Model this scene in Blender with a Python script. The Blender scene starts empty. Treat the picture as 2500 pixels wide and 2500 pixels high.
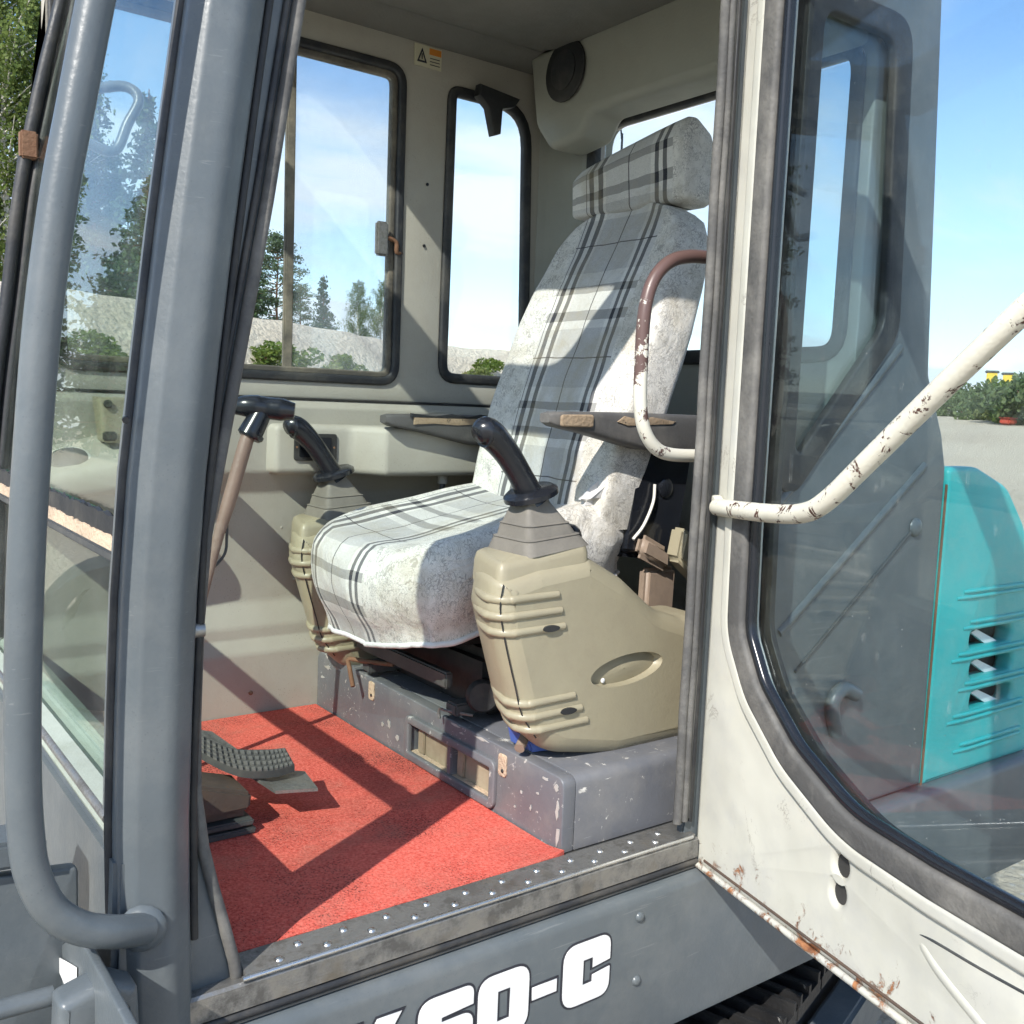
import bpy, bmesh, math, random
import numpy as np
from mathutils import Vector, Matrix, noise as mnoise
R = math.radians
sc = bpy.context.scene
col = sc.collection

# ------------------------------------------------------------------ camera, sky, sun, exposure
CAM = Vector((0.0, -1.25, 0.80)); YAW, PITCH, ROLL, FPX = 0.635, 0.106, 0.040, 2433.0
_f = Vector((math.sin(YAW) * math.cos(PITCH), math.cos(YAW) * math.cos(PITCH), -math.sin(PITCH)))
_r = Vector((math.cos(YAW), -math.sin(YAW), 0)); _u = _r.cross(_f)
_r2 = _r * math.cos(ROLL) + _u * math.sin(ROLL); _u2 = _u * math.cos(ROLL) - _r * math.sin(ROLL)
cd = bpy.data.cameras.new('camera'); cam = bpy.data.objects.new('camera', cd); col.objects.link(cam)
cd.sensor_width = 36; cd.lens = 36 * FPX / 2500; cd.clip_start = 0.02; cd.clip_end = 3000
mw = Matrix.Identity(4)
for i in range(3):
    mw[i][0] = _r2[i]; mw[i][1] = _u2[i]; mw[i][2] = -_f[i]; mw[i][3] = CAM[i]
cam.matrix_world = mw; sc.camera = cam

SUN_DIR = Vector((1.0, 0.55, -0.95)).normalized()          # the way the light travels
world = bpy.data.worlds.new('World'); sc.world = world; world.use_nodes = True
wn = world.node_tree; wn.nodes.clear()
def wnode(t, **k):
    n = wn.nodes.new(t)
    for a, b in k.items(): setattr(n, a, b)
    return n
sky = wnode('ShaderNodeTexSky', sky_type='NISHITA'); sky.sun_disc = False
sky.sun_elevation = math.asin(-SUN_DIR.z); sky.sun_rotation = math.atan2(-SUN_DIR.x, -SUN_DIR.y) % (2 * math.pi)
sky.air_density = 1.0; sky.dust_density = 0.3; sky.ozone_density = 3.0
tc = wnode('ShaderNodeTexCoord'); sp = wnode('ShaderNodeSeparateXYZ')
wn.links.new(tc.outputs['Generated'], sp.inputs[0])
def wmath(op, a, b=None):
    n = wnode('ShaderNodeMath', operation=op)
    for i, v in enumerate((a, b)):
        if v is None: continue
        if isinstance(v, (int, float)): n.inputs[i].default_value = v
        else: wn.links.new(v, n.inputs[i])
    return n.outputs[0]
zz = wmath('ADD', wmath('MAXIMUM', sp.outputs['Z'], 0.0), 0.16)
cx = wmath('DIVIDE', sp.outputs['X'], zz); cy = wmath('DIVIDE', sp.outputs['Y'], zz)
cmb = wnode('ShaderNodeCombineXYZ'); wn.links.new(cx, cmb.inputs[0]); wn.links.new(cy, cmb.inputs[1])
mp = wnode('ShaderNodeMapping'); mp.inputs['Rotation'].default_value[2] = 0.5; mp.inputs['Scale'].default_value = (0.55, 0.95, 1)
mp.inputs['Location'].default_value = (3.1, 1.7, 0)
wn.links.new(cmb.outputs[0], mp.inputs[0])
nz = wnode('ShaderNodeTexNoise'); nz.inputs['Scale'].default_value = 1.15; nz.inputs['Detail'].default_value = 9
nz.inputs['Roughness'].default_value = 0.56; nz.inputs['Distortion'].default_value = 0.35
wn.links.new(mp.outputs[0], nz.inputs['Vector'])
rp = wnode('ShaderNodeValToRGB'); rp.color_ramp.elements[0].position = 0.44; rp.color_ramp.elements[1].position = 0.66
rp.color_ramp.interpolation = 'EASE'
wn.links.new(nz.outputs['Fac'], rp.inputs[0])
low = wnode('ShaderNodeMapRange'); low.inputs[1].default_value = 0.0; low.inputs[2].default_value = 0.36
low.inputs[3].default_value = 0.46; low.inputs[4].default_value = 0.0
wn.links.new(sp.outputs['Z'], low.inputs[0])
cov = wmath('MINIMUM', wmath('ADD', wmath('MULTIPLY', rp.outputs[0], 0.85), low.outputs[0]), 0.96)
mx = wnode('ShaderNodeMix', data_type='RGBA'); mx.inputs['B'].default_value = (4.3, 4.7, 5.25, 1)
wn.links.new(cov, mx.inputs['Factor']); hsv = wnode('ShaderNodeHueSaturation'); hsv.inputs['Saturation'].default_value = 1.08; wn.links.new(sky.outputs[0], hsv.inputs['Color']); wn.links.new(hsv.outputs[0], mx.inputs['A'])
bg = wnode('ShaderNodeBackground'); bg.inputs['Strength'].default_value = 0.15
wn.links.new(mx.outputs['Result'], bg.inputs['Color'])
wo = wnode('ShaderNodeOutputWorld'); wn.links.new(bg.outputs[0], wo.inputs[0])
sd = bpy.data.lights.new('sun', 'SUN'); sd.energy = 3.6; sd.angle = R(0.53); sd.color = (1.0, 0.955, 0.88)
sun = bpy.data.objects.new('sun', sd); col.objects.link(sun)
sun.rotation_euler = SUN_DIR.to_track_quat('-Z', 'Y').to_euler(); sun.location = (-8, -5, 9)
sc.view_settings.view_transform = 'Standard'; sc.view_settings.look = 'None'; sc.view_settings.gamma = 1.0
sc.view_settings.exposure = 0.80
sc.render.engine = 'CYCLES'
sc.cycles.max_bounces = 6; sc.cycles.diffuse_bounces = 3; sc.cycles.glossy_bounces = 3; sc.cycles.transparent_max_bounces = 14; sc.cycles.use_denoising = True
sc.cycles.use_adaptive_sampling = True; sc.cycles.adaptive_threshold = 0.03
sc.cycles.caustics_reflective = False; sc.cycles.caustics_refractive = False

# ------------------------------------------------------------------ measuring helper (photo scaled to 1932 px) -> metres in the place
S = 2500 / 1932
def W(px, py, ax, val):
    d = _r2 * ((px * S - 1250) / FPX) - _u2 * ((py * S - 1250) / FPX) + _f
    i = 'XYZ'.index(ax); t = (val - CAM[i]) / d[i]
    return CAM + d * t

# ------------------------------------------------------------------ material helpers
class NT:
    def __init__(s, name):
        s.m = bpy.data.materials.new(name); s.m.use_nodes = True; s.t = s.m.node_tree; s.t.nodes.clear()
        s.out = s.t.nodes.new('ShaderNodeOutputMaterial'); s._tc = None
    def n(s, t, ins=None, **k):
        n = s.t.nodes.new(t)
        for a, b in k.items(): setattr(n, a, b)
        for a, b in (ins or {}).items(): s.set(n.inputs[a], b)
        return n
    def set(s, sock, v):
        if isinstance(v, bpy.types.NodeSocket): s.t.links.new(v, sock)
        elif isinstance(v, (tuple, list)) and len(v) == 3 and sock.type == 'RGBA': sock.default_value = (*v, 1)
        else: sock.default_value = v
    def co(s, which='Object'):
        if s._tc is None: s._tc = s.n('ShaderNodeTexCoord')
        return s._tc.outputs[which]
    def math(s, op, a, b=None, c=None, clamp=False):
        n = s.n('ShaderNodeMath', operation=op); n.use_clamp = clamp
        for i, v in enumerate((a, b, c)):
            if v is not None: s.set(n.inputs[i], v)
        return n.outputs[0]
    def map(s, vec, scale=(1, 1, 1), rot=(0, 0, 0), loc=(0, 0, 0)):
        n = s.n('ShaderNodeMapping', {'Vector': vec, 'Scale': scale, 'Rotation': rot, 'Location': loc}); return n.outputs[0]
    def noise(s, scale, detail=4, rough=0.55, vec=None, dist=0.0):
        n = s.n('ShaderNodeTexNoise', {'Vector': vec or s.co(), 'Scale': scale, 'Detail': detail, 'Roughness': rough, 'Distortion': dist})
        return n.outputs['Fac']
    def voro(s, scale, feature='F1', vec=None, rand=1.0):
        n = s.n('ShaderNodeTexVoronoi', {'Vector': vec or s.co(), 'Scale': scale, 'Randomness': rand}, feature=feature)
        return n.outputs['Distance']
    def ramp(s, v, a, b, lo=0.0, hi=1.0):
        n = s.n('ShaderNodeMapRange', {0: v, 1: a, 2: b, 3: lo, 4: hi}); n.clamp = True; return n.outputs[0]
    def mix(s, f, a, b, mode='MIX'):
        n = s.n('ShaderNodeMix', data_type='RGBA', blend_type=mode)
        s.set(n.inputs['Factor'], f); s.set(n.inputs['A'], a); s.set(n.inputs['B'], b); return n.outputs['Result']
    def bump(s, h, strength=0.3, dist=0.01):
        return s.n('ShaderNodeBump', {'Height': h, 'Strength': strength, 'Distance': dist}).outputs[0]
    def pbr(s, color, rough=0.5, metal=0.0, normal=None, spec=0.5, **kw):
        n = s.n('ShaderNodeBsdfPrincipled', {'Base Color': color, 'Roughness': rough, 'Metallic': metal, 'Specular IOR Level': spec})
        if normal is not None: s.set(n.inputs['Normal'], normal)
        for a, b in kw.items(): s.set(n.inputs[a.replace('_', ' ')], b)
        s.t.links.new(n.outputs[0], s.out.inputs[0]); return s.m

def mul(c, k): return tuple(x * k for x in c)
def paint(name, base, rough=0.4, var=0.18, dust=None, dust_amt=0.25, chip=None, chip_th=0.70, chip_scale=18, peel=0.06, metal=0.0, spec=0.5, specks=0.0, scratch=0.0):
    t = NT(name)
    big = t.noise(3.1, 5, 0.6)
    c = t.mix(t.ramp(big, 0.3, 0.7), mul(base, 1 - var), mul(base, 1 + var * 0.6))
    if dust is not None:
        d = t.math('MULTIPLY', t.ramp(t.noise(7.3, 7, 0.68), 0.45, 0.72), dust_amt)
        c = t.mix(d, c, dust)
    ro = t.ramp(t.noise(11, 5, 0.6), 0.3, 0.7, rough * 0.82, min(1, rough * 1.25))
    hb = t.noise(140, 2, 0.5)
    if specks > 0:
        sp_ = t.math('MULTIPLY', t.math('LESS_THAN', t.voro(160), 0.16), t.ramp(t.noise(14, 3), 0.45, 0.62, 0, specks))
        c = t.mix(sp_, c, mul(base, 0.25))
    if scratch > 0:
        sv = t.map(t.co(), (6, 60, 140), (0.4, 0.7, 0.3))
        s_ = t.math('MULTIPLY', t.ramp(t.noise(1.6, 3, 0.5, sv), 0.66, 0.70), t.ramp(t.noise(5, 3), 0.48, 0.6, 0, scratch))
        c = t.mix(s_, c, (0.62, 0.62, 0.60))
    h = t.math('MULTIPLY', hb, 1.0)
    if chip is not None:
        n1 = t.noise(chip_scale, 8, 0.72, dist=0.6)
        cm = t.ramp(n1, chip_th, chip_th + 0.025)
        cc = t.mix(t.ramp(t.noise(60, 4), 0.35, 0.65), mul(chip, 0.55), chip)
        c = t.mix(cm, c, cc)
        h = t.math('SUBTRACT', h, t.math('MULTIPLY', cm, 2.0))
        ro = t.math('ADD', ro, t.math('MULTIPLY', cm, 0.35), clamp=True)
    return t.pbr(c, ro, metal, t.bump(h, peel, 0.004), spec)

def glass(name, tint=(0.93, 0.96, 0.95), dirt=0.04, dirt_col=(0.62, 0.62, 0.58), streak=False, f0=0.04, haze=0.0, edge=1.0):
    t = NT(name)
    g = t.n('ShaderNodeNewGeometry')
    dt = t.n('ShaderNodeVectorMath', {0: g.outputs['Normal'], 1: g.outputs['Incoming']}, operation='DOT_PRODUCT')
    k = t.math('POWER', t.math('SUBTRACT', 1.0, t.math('ABSOLUTE', dt.outputs['Value']), clamp=True), 5.0)
    fr = t.math('ADD', t.math('MULTIPLY', k, (1 - f0) * edge), f0)
    tr = t.n('ShaderNodeBsdfTransparent', {'Color': tint}).outputs[0]
    gl = t.n('ShaderNodeBsdfGlossy', {'Color': (1, 1, 1), 'Roughness': 0.003}).outputs[0]
    m1 = t.n('ShaderNodeMixShader', {0: fr, 1: tr, 2: gl}).outputs[0]
    df = t.n('ShaderNodeBsdfDiffuse', {'Color': dirt_col}).outputs[0]
    d1 = t.ramp(t.noise(5, 7, 0.7), 0.42, 0.75, 0, dirt)
    d2 = t.math('MULTIPLY', t.math('LESS_THAN', t.voro(55), 0.045), 0.5 if dirt > 0.02 else 0.2)
    am = t.math('ADD', t.math('MAXIMUM', d1, t.math('MULTIPLY', d2, t.ramp(t.noise(9), 0.5, 0.6))), haze)
    if streak:
        sv = t.map(t.co(), (1.2, 40, 8), (0.5, 0.1, 0.35))
        am = t.math('MAXIMUM', am, t.ramp(t.noise(2, 4, 0.6, sv), 0.66, 0.80, 0, 0.22))
    m2 = t.n('ShaderNodeMixShader', {0: am, 1: m1, 2: df}).outputs[0]
    t.t.links.new(m2, t.out.inputs[0]); return t.m

M = {}
GREY = (0.102, 0.119, 0.129)
M['grey'] = paint('grey_paint', GREY, 0.35, 0.12, (0.30, 0.30, 0.28), 0.20, (0.26, 0.27, 0.27), 0.745, 26, 0.10, scratch=0.08, specks=0.2)
M['grey_chip'] = paint('grey_chipped_paint', (0.135, 0.14, 0.155), 0.42, 0.15, (0.30, 0.28, 0.25), 0.35, (0.60, 0.58, 0.54), 0.615, 34, 0.12, scratch=0.8)
M['grey_dark'] = paint('dark_grey_paint', (0.05, 0.055, 0.058), 0.5, 0.2, (0.25, 0.23, 0.2), 0.3)
M['cream'] = paint('cream_paint', (0.74, 0.71, 0.58), 0.38, 0.06, (0.45, 0.40, 0.30), 0.10, (0.16, 0.085, 0.05), 0.735, 16, 0.05)
M['cream_chip'] = paint('cream_flaking_paint', (0.72, 0.69, 0.58), 0.4, 0.08, (0.40, 0.33, 0.24), 0.2, (0.11, 0.05, 0.035), 0.570, 34, 0.2)
M['beige'] = paint('interior_beige', (0.385, 0.365, 0.315), 0.55, 0.08, (0.26, 0.22, 0.17), 0.22, peel=0.12, specks=0.4)
M['liner'] = paint('ceiling_liner', (0.165, 0.16, 0.145), 0.75, 0.10, peel=0.25)
M['rear_beige'] = paint('rear_wall_beige', (0.31, 0.31, 0.27), 0.55, 0.08, (0.2, 0.18, 0.14), 0.15, peel=0.12)
M['console'] = paint('console_plastic', (0.325, 0.290, 0.200), 0.42, 0.10, (0.24, 0.205, 0.15), 0.40, peel=0.10, specks=0.15)
M['boot'] = paint('boot_rubber', (0.165, 0.152, 0.13), 0.7, 0.15, (0.35, 0.32, 0.27), 0.35, peel=0.12)
M['black'] = paint('black_plastic', (0.012, 0.014, 0.019), 0.22, 0.2, (0.10, 0.09, 0.08), 0.06, peel=0.02)
M['black_matte'] = paint('black_trim', (0.016, 0.017, 0.019), 0.55, 0.2, (0.16, 0.145, 0.12), 0.25, peel=0.1)
M['rubber'] = paint('rubber_seal', (0.022, 0.024, 0.028), 0.55, 0.25, (0.20, 0.18, 0.145), 0.35, peel=0.2)
M['rubber_dusty'] = paint('dusty_rubber', (0.115, 0.105, 0.088), 0.8, 0.3, (0.36, 0.31, 0.23), 0.75, peel=0.3)
M['rubber_grey'] = paint('weathered_rubber', (0.088, 0.086, 0.083), 0.72, 0.22, (0.36, 0.34, 0.30), 0.45, (0.05, 0.045, 0.04), 0.70, 30, 0.3)
M['teal'] = paint('turquoise_paint', (0.035, 0.44, 0.435), 0.38, 0.12, (0.30, 0.45, 0.42), 0.28, peel=0.08, specks=0.3, scratch=0.15)
M['rust'] = paint('rusty_steel', (0.20, 0.10, 0.055), 0.8, 0.35, (0.33, 0.22, 0.14), 0.5, peel=0.4)
M['rust_dark'] = paint('rusty_bracket', (0.075, 0.056, 0.046), 0.6, 0.35, (0.16, 0.09, 0.05), 0.6, (0.20, 0.11, 0.06), 0.63, 30, 0.15)
M['shaft'] = paint('brown_lever_shaft', (0.20, 0.135, 0.105), 0.5, 0.3, (0.42, 0.36, 0.31), 0.5, (0.07, 0.04, 0.03), 0.66, 30, 0.2)
M['foam'] = paint('torn_foam', (0.36, 0.27, 0.18), 0.95, 0.35, (0.17, 0.12, 0.08), 0.7, (0.07, 0.06, 0.05), 0.62, 60, 0.5)
M['vinyl'] = paint('armrest_vinyl', (0.085, 0.082, 0.08), 0.55, 0.2, (0.28, 0.26, 0.23), 0.45, peel=0.15)
M['white'] = paint('white_sticker', (0.80, 0.80, 0.79), 0.45, 0.03)
M['ink'] = paint('dark_print', (0.022, 0.024, 0.035), 0.45, 0.05)
M['yellow_print'] = paint('orange_print', (0.62, 0.22, 0.03), 0.5, 0.05)
M['sticker'] = paint('cream_sticker', (0.55, 0.52, 0.38), 0.5, 0.08)
M['cover'] = paint('dirty_fuse_cover', (0.36, 0.30, 0.21), 0.6, 0.2, (0.17, 0.12, 0.08), 0.7, (0.10, 0.08, 0.06), 0.66, 22, 0.1)
M['bare'] = paint('bare_primer', (0.40, 0.385, 0.36), 0.7, 0.25, (0.2, 0.17, 0.13), 0.5)
M['blue'] = paint('blue_plastic', (0.07, 0.13, 0.42), 0.4, 0.15)
M['sand'] = paint('dusty_sand', (0.58, 0.44, 0.31), 0.95, 0.3, (0.25, 0.2, 0.15), 0.6, peel=1.0)
M['pale_green'] = paint('greenish_aluminium', (0.36, 0.40, 0.34), 0.5, 0.2, (0.18, 0.2, 0.13), 0.5, peel=0.2)
M['green'] = paint('green_edge', (0.02, 0.14, 0.09), 0.35, 0.1)
M['brown'] = paint('brown_handle_paint', (0.13, 0.075, 0.065), 0.4, 0.2, (0.5, 0.45, 0.38), 0.12, (0.70, 0.67, 0.58), 0.66, 26, 0.12)
M['tan'] = paint('tan_lever', (0.27, 0.205, 0.155), 0.6, 0.25, (0.14, 0.11, 0.09), 0.6)
M['wire'] = paint('white_wire', (0.7, 0.68, 0.62), 0.5, 0.1)
M['track'] = paint('track_steel', (0.016, 0.016, 0.017), 0.45, 0.3, (0.07, 0.065, 0.055), 0.3, (0.30, 0.29, 0.27), 0.66, 30, 0.3)
M['yellow'] = paint('yellow_paint', (0.70, 0.48, 0.03), 0.5, 0.1)
M['red_paint'] = paint('red_paint', (0.45, 0.06, 0.03), 0.5, 0.1)

def m_alu():
    t = NT('worn_aluminium')
    d = t.ramp(t.noise(22, 8, 0.7), 0.42, 0.62)
    c = t.mix(d, (0.33, 0.325, 0.31), (0.10, 0.096, 0.088))
    c = t.mix(t.ramp(t.noise(9, 5, 0.65), 0.56, 0.68, 0, 0.7), c, (0.20, 0.178, 0.145))
    sv = t.map(t.co(), (3, 260, 260))
    return t.pbr(c, t.ramp(d, 0, 1, 0.30, 0.62), t.ramp(d, 0, 1, 0.75, 0.2), t.bump(t.math('ADD', t.noise(60, 5), t.noise(4, 2, .5, sv)), 0.18, 0.004))
M['alu'] = m_alu()
def m_chrome():
    t = NT('polished_edge')
    return t.pbr((0.62, 0.62, 0.61), t.ramp(t.noise(30, 4), 0.3, 0.7, 0.16, 0.4), 0.95)
M['chrome'] = m_chrome()

def m_mat():
    t = NT('red_crumb_mat')
    c = t.mix(t.ramp(t.noise(180, 4, 0.7), 0.35, 0.68), (0.52, 0.065, 0.047), (0.80, 0.195, 0.150))
    c = t.mix(t.ramp(t.noise(4.2, 5, 0.6), 0.42, 0.72, 0, 0.35), c, (0.66, 0.18, 0.13))
    patch = t.ramp(t.noise(3.3, 4, 0.62, t.map(t.co(), loc=(0.35, 0.2, 0))), 0.47, 0.66)
    dirt = t.math('MULTIPLY', t.math('LESS_THAN', t.voro(210), t.ramp(patch, 0, 1, 0.14, 0.42)), 0.85)
    c = t.mix(dirt, c, (0.045, 0.012, 0.012))
    c = t.mix(t.math('MULTIPLY', patch, 0.30), c, (0.14, 0.06, 0.05))
    c = t.mix(t.ramp(t.noise(8, 7, 0.72), 0.52, 0.72, 0, 0.45), c, (0.42, 0.19, 0.145))
    c = t.mix(t.ramp(t.noise(2.3, 6, 0.65, t.map(t.co(), (1, 2.4, 1), (0, 0, .6), (1.3, .4, 0))), 0.54, 0.70, 0, 0.30), c, (0.16, 0.07, 0.055))
    h = t.math('ADD', t.noise(260, 3, 0.7), t.math('MULTIPLY', t.voro(190), 0.8))
    return t.pbr(c, 0.94, 0, t.bump(h, 0.42, 0.003), 0.15)
M['mat'] = m_mat()

def m_fabric():
    t = NT('plaid_seat_cover')
    uv = t.co('UV'); sx = t.n('ShaderNodeSeparateXYZ', {0: uv}); 
    wob = t.math('MULTIPLY', t.math('SUBTRACT', t.noise(9, 2, 0.5), 0.5), 0.012)
    u = t.math('ADD', sx.outputs[0], wob); v = t.math('ADD', sx.outputs[1], wob)
    vm = t.math('MODULO', t.math('ADD', v, 9.0), 0.30)
    def st(c, pos, w): return t.math('COMPARE', c, pos, w)
    weave = t.noise(520, 2, 0.6)
    ground = t.mix(t.ramp(weave, 0.3, 0.7), (0.58, 0.58, 0.58), (0.76, 0.76, 0.75))
    greyw = t.mix(t.ramp(weave, 0.3, 0.7), (0.36, 0.365, 0.38), (0.52, 0.525, 0.54))
    gu = st(u, 0.0, 0.076); gv = t.math('SUBTRACT', 1.0, st(vm, 0.075, 0.075))
    c = t.mix(gu, ground, greyw)
    c = t.mix(t.math('MULTIPLY', t.math('MULTIPLY', t.math('SUBTRACT', 1.0, gv), gu), 0.55), c, ground)
    c = t.mix(t.math('MULTIPLY', gv, t.math('SUBTRACT', 1.0, gu)), c, t.mix(0.55, ground, greyw))
    hb = t.math('MAXIMUM', st(vm, 0.034, 0.013), st(vm, 0.104, 0.010))
    c = t.mix(t.math('MULTIPLY', hb, 0.60), c, (0.13, 0.13, 0.135))
    dk = t.math('MAXIMUM', t.math('MAXIMUM', st(u, -0.122, 0.0075), st(u, -0.092, 0.0075)), t.math('MAXIMUM', st(u, 0.096, 0.0065), st(u, 0.122, 0.0065)))
    c = t.mix(t.math('MULTIPLY', dk, t.math('ADD', 0.80, t.math('MULTIPLY', hb, 0.18))), c, (0.028, 0.030, 0.042))
    th = t.math('MAXIMUM', t.math('MAXIMUM', st(u, 0.004, 0.0018), st(u, -0.140, 0.0012)), st(vm, 0.225, 0.0016))
    c = t.mix(t.math('MULTIPLY', th, 0.85), c, (0.03, 0.03, 0.04))
    # crackle printed bolsters
    wv = t.n('ShaderNodeVectorMath', {0: uv, 1: t.n('ShaderNodeVectorMath', {0: t.n('ShaderNodeTexNoise', {'Vector': uv, 'Scale': 40.0, 'Detail': 4.0}).outputs['Color'], 1: (0.040, 0.040, 0.0)}, operation='MULTIPLY').outputs[0]}, operation='ADD').outputs[0]
    e1 = t.voro(125, 'DISTANCE_TO_EDGE', wv); e2 = t.voro(260, 'DISTANCE_TO_EDGE', wv)
    e1 = t.math('LESS_THAN', e1, t.ramp(t.noise(30, 3), 0.36, 0.66, 0.0, 0.085)); e2 = t.math('LESS_THAN', e2, t.ramp(t.noise(50, 3), 0.44, 0.68, 0.0, 0.09))
    cr = t.math('MAXIMUM', e1, t.math('MULTIPLY', e2, 0.7))
    b = t.mix(t.math('MULTIPLY', cr, 0.55), (0.70, 0.695, 0.68), (0.15, 0.145, 0.15))
    b = t.mix(t.math('MULTIPLY', t.math('LESS_THAN', t.voro(330, vec=uv), 0.12), 0.3), b, (0.16, 0.155, 0.16))
    bol = t.math('GREATER_THAN', t.math('ABSOLUTE', u), 0.146)
    c = t.mix(bol, c, b)
    soil = t.math('MULTIPLY', t.ramp(t.noise(6, 7, 0.72), 0.46, 0.74), 0.62)
    c = t.mix(soil, c, (0.33, 0.285, 0.19))
    c = t.mix(1.0, c, (1.0, 0.975, 0.93), 'MULTIPLY')
    wr = t.noise(7, 5, 0.55, None, 2.2)
    h1 = t.math('ADD', t.math('MULTIPLY', weave, 0.35), t.math('MULTIPLY', cr, -0.25))
    n2 = t.n('ShaderNodeBump', {'Height': h1, 'Strength': 0.4, 'Distance': 0.002, 'Normal': t.bump(wr, 0.30, 0.03)}).outputs[0]
    return t.pbr(c, 0.95, 0, n2, 0.15, Sheen_Weight=0.15)
M['fabric'] = m_fabric()
M['piping'] = paint('white_piping', (0.66, 0.65, 0.64), 0.9, 0.12, (0.3, 0.27, 0.22), 0.3, peel=0.5)

def m_ground():
    t = NT('gravel')
    c = t.mix(t.ramp(t.noise(0.09, 6, 0.6), 0.35, 0.65), (0.58, 0.50, 0.385), (0.72, 0.635, 0.50))
    c = t.mix(t.ramp(t.noise(26, 6, 0.75), 0.30, 0.70), (0.42, 0.36, 0.27), c)
    st = t.math('LESS_THAN', t.voro(18), 0.22)
    c = t.mix(t.math('MULTIPLY', st, 0.5), c, (0.62, 0.60, 0.56))
    g = t.math('MULTIPLY', t.ramp(t.noise(0.16, 5, 0.65, t.map(t.co(), loc=(7, 3, 0))), 0.60, 0.70), t.ramp(t.noise(3, 4), 0.4, 0.6))
    c = t.mix(t.math('MULTIPLY', g, 0.6), c, (0.13, 0.15, 0.05))
    h = t.math('ADD', t.noise(14, 7, 0.75), t.math('MULTIPLY', t.voro(22), -0.6))
    return t.pbr(c, 0.95, 0, t.bump(h, 0.9, 0.05), 0.1)
M['ground'] = m_ground()
def m_bank(name, a, b, d):
    t = NT(name)
    c = t.mix(t.ramp(t.noise(0.6, 6, 0.65), 0.32, 0.68), a, b)
    c = t.mix(t.ramp(t.noise(5, 6, 0.75), 0.50, 0.66, 0, 0.75), c, d)
    c = t.mix(t.math('MULTIPLY', t.math('LESS_THAN', t.voro(7), 0.20), 0.6), c, (0.62, 0.58, 0.52))
    h = t.math('ADD', t.noise(3.2, 8, 0.75), t.math('MULTIPLY', t.voro(7), -0.5))
    return t.pbr(c, 0.95, 0, t.bump(h, 0.9, 0.2), 0.1)
M['bank'] = m_bank('sandy_bank', (0.62, 0.53, 0.42), (0.76, 0.67, 0.54), (0.44, 0.38, 0.31))

def m_leaf(name, c1, c2, trans=0.35):
    t = NT(name)
    r = t.n('ShaderNodeNewGeometry').outputs['Random Per Island']
    c = t.mix(t.ramp(r, 0, 1), c1, c2)
    d = t.n('ShaderNodeBsdfPrincipled', {'Base Color': c, 'Roughness': 0.55, 'Specular IOR Level': 0.3}).outputs[0]
    tr = t.n('ShaderNodeBsdfTranslucent', {'Color': t.mix(0.5, c, mul(c2, 1.3))}).outputs[0]
    mxs = t.n('ShaderNodeMixShader', {0: trans, 1: d, 2: tr}).outputs[0]
    t.t.links.new(mxs, t.out.inputs[0]); return t.m
M['birch_leaf'] = m_leaf('birch_leaf', (0.085, 0.135, 0.030), (0.175, 0.225, 0.060), 0.4)
M['spruce_leaf'] = m_leaf('spruce_needles', (0.040, 0.075, 0.032), (0.090, 0.135, 0.058), 0.2)
M['pine_leaf'] = m_leaf('pine_needles', (0.065, 0.105, 0.055), (0.130, 0.180, 0.095), 0.25)
M['bush_leaf'] = m_leaf('bush_leaf', (0.065, 0.120, 0.022), (0.190, 0.245, 0.050), 0.4)
M['bush_dark'] = m_leaf('hedge_leaf', (0.070, 0.115, 0.045), (0.165, 0.205, 0.085), 0.35)
M['weed_leaf'] = m_leaf('weed_leaf', (0.13, 0.17, 0.05), (0.26, 0.28, 0.10), 0.4)
def m_bark(name, base, marks):
    t = NT(name)
    v = t.map(t.co(), (3, 3, 14))
    m = t.ramp(t.noise(2.2, 5, 0.7, v), 0.58, 0.64)
    c = t.mix(m, base, marks)
    return t.pbr(c, 0.85, 0, t.bump(t.noise(12, 5), 0.5, 0.03), 0.2)
M['birch_bark'] = m_bark('birch_bark', (0.62, 0.60, 0.55), (0.05, 0.045, 0.04))
M['pine_bark'] = m_bark('pine_bark', (0.22, 0.13, 0.08), (0.09, 0.06, 0.045))

M['glass_front'] = glass('windscreen_glass', (0.90, 0.95, 0.92), 0.05, f0=0.03, edge=0.6)
M['glass_side'] = glass('side_window_glass', (0.94, 0.97, 0.96), 0.012)
M['glass_hazy'] = glass('dusty_sliding_glass', (0.90, 0.94, 0.95), 0.07, (0.66, 0.70, 0.70), haze=0.10)
M['glass_quarter'] = glass('quarter_glass', (0.86, 0.91, 0.93), 0.02)
M['glass_door'] = glass('door_glass', (0.84, 0.89, 0.90), 0.022, streak=True, f0=0.03)

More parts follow.
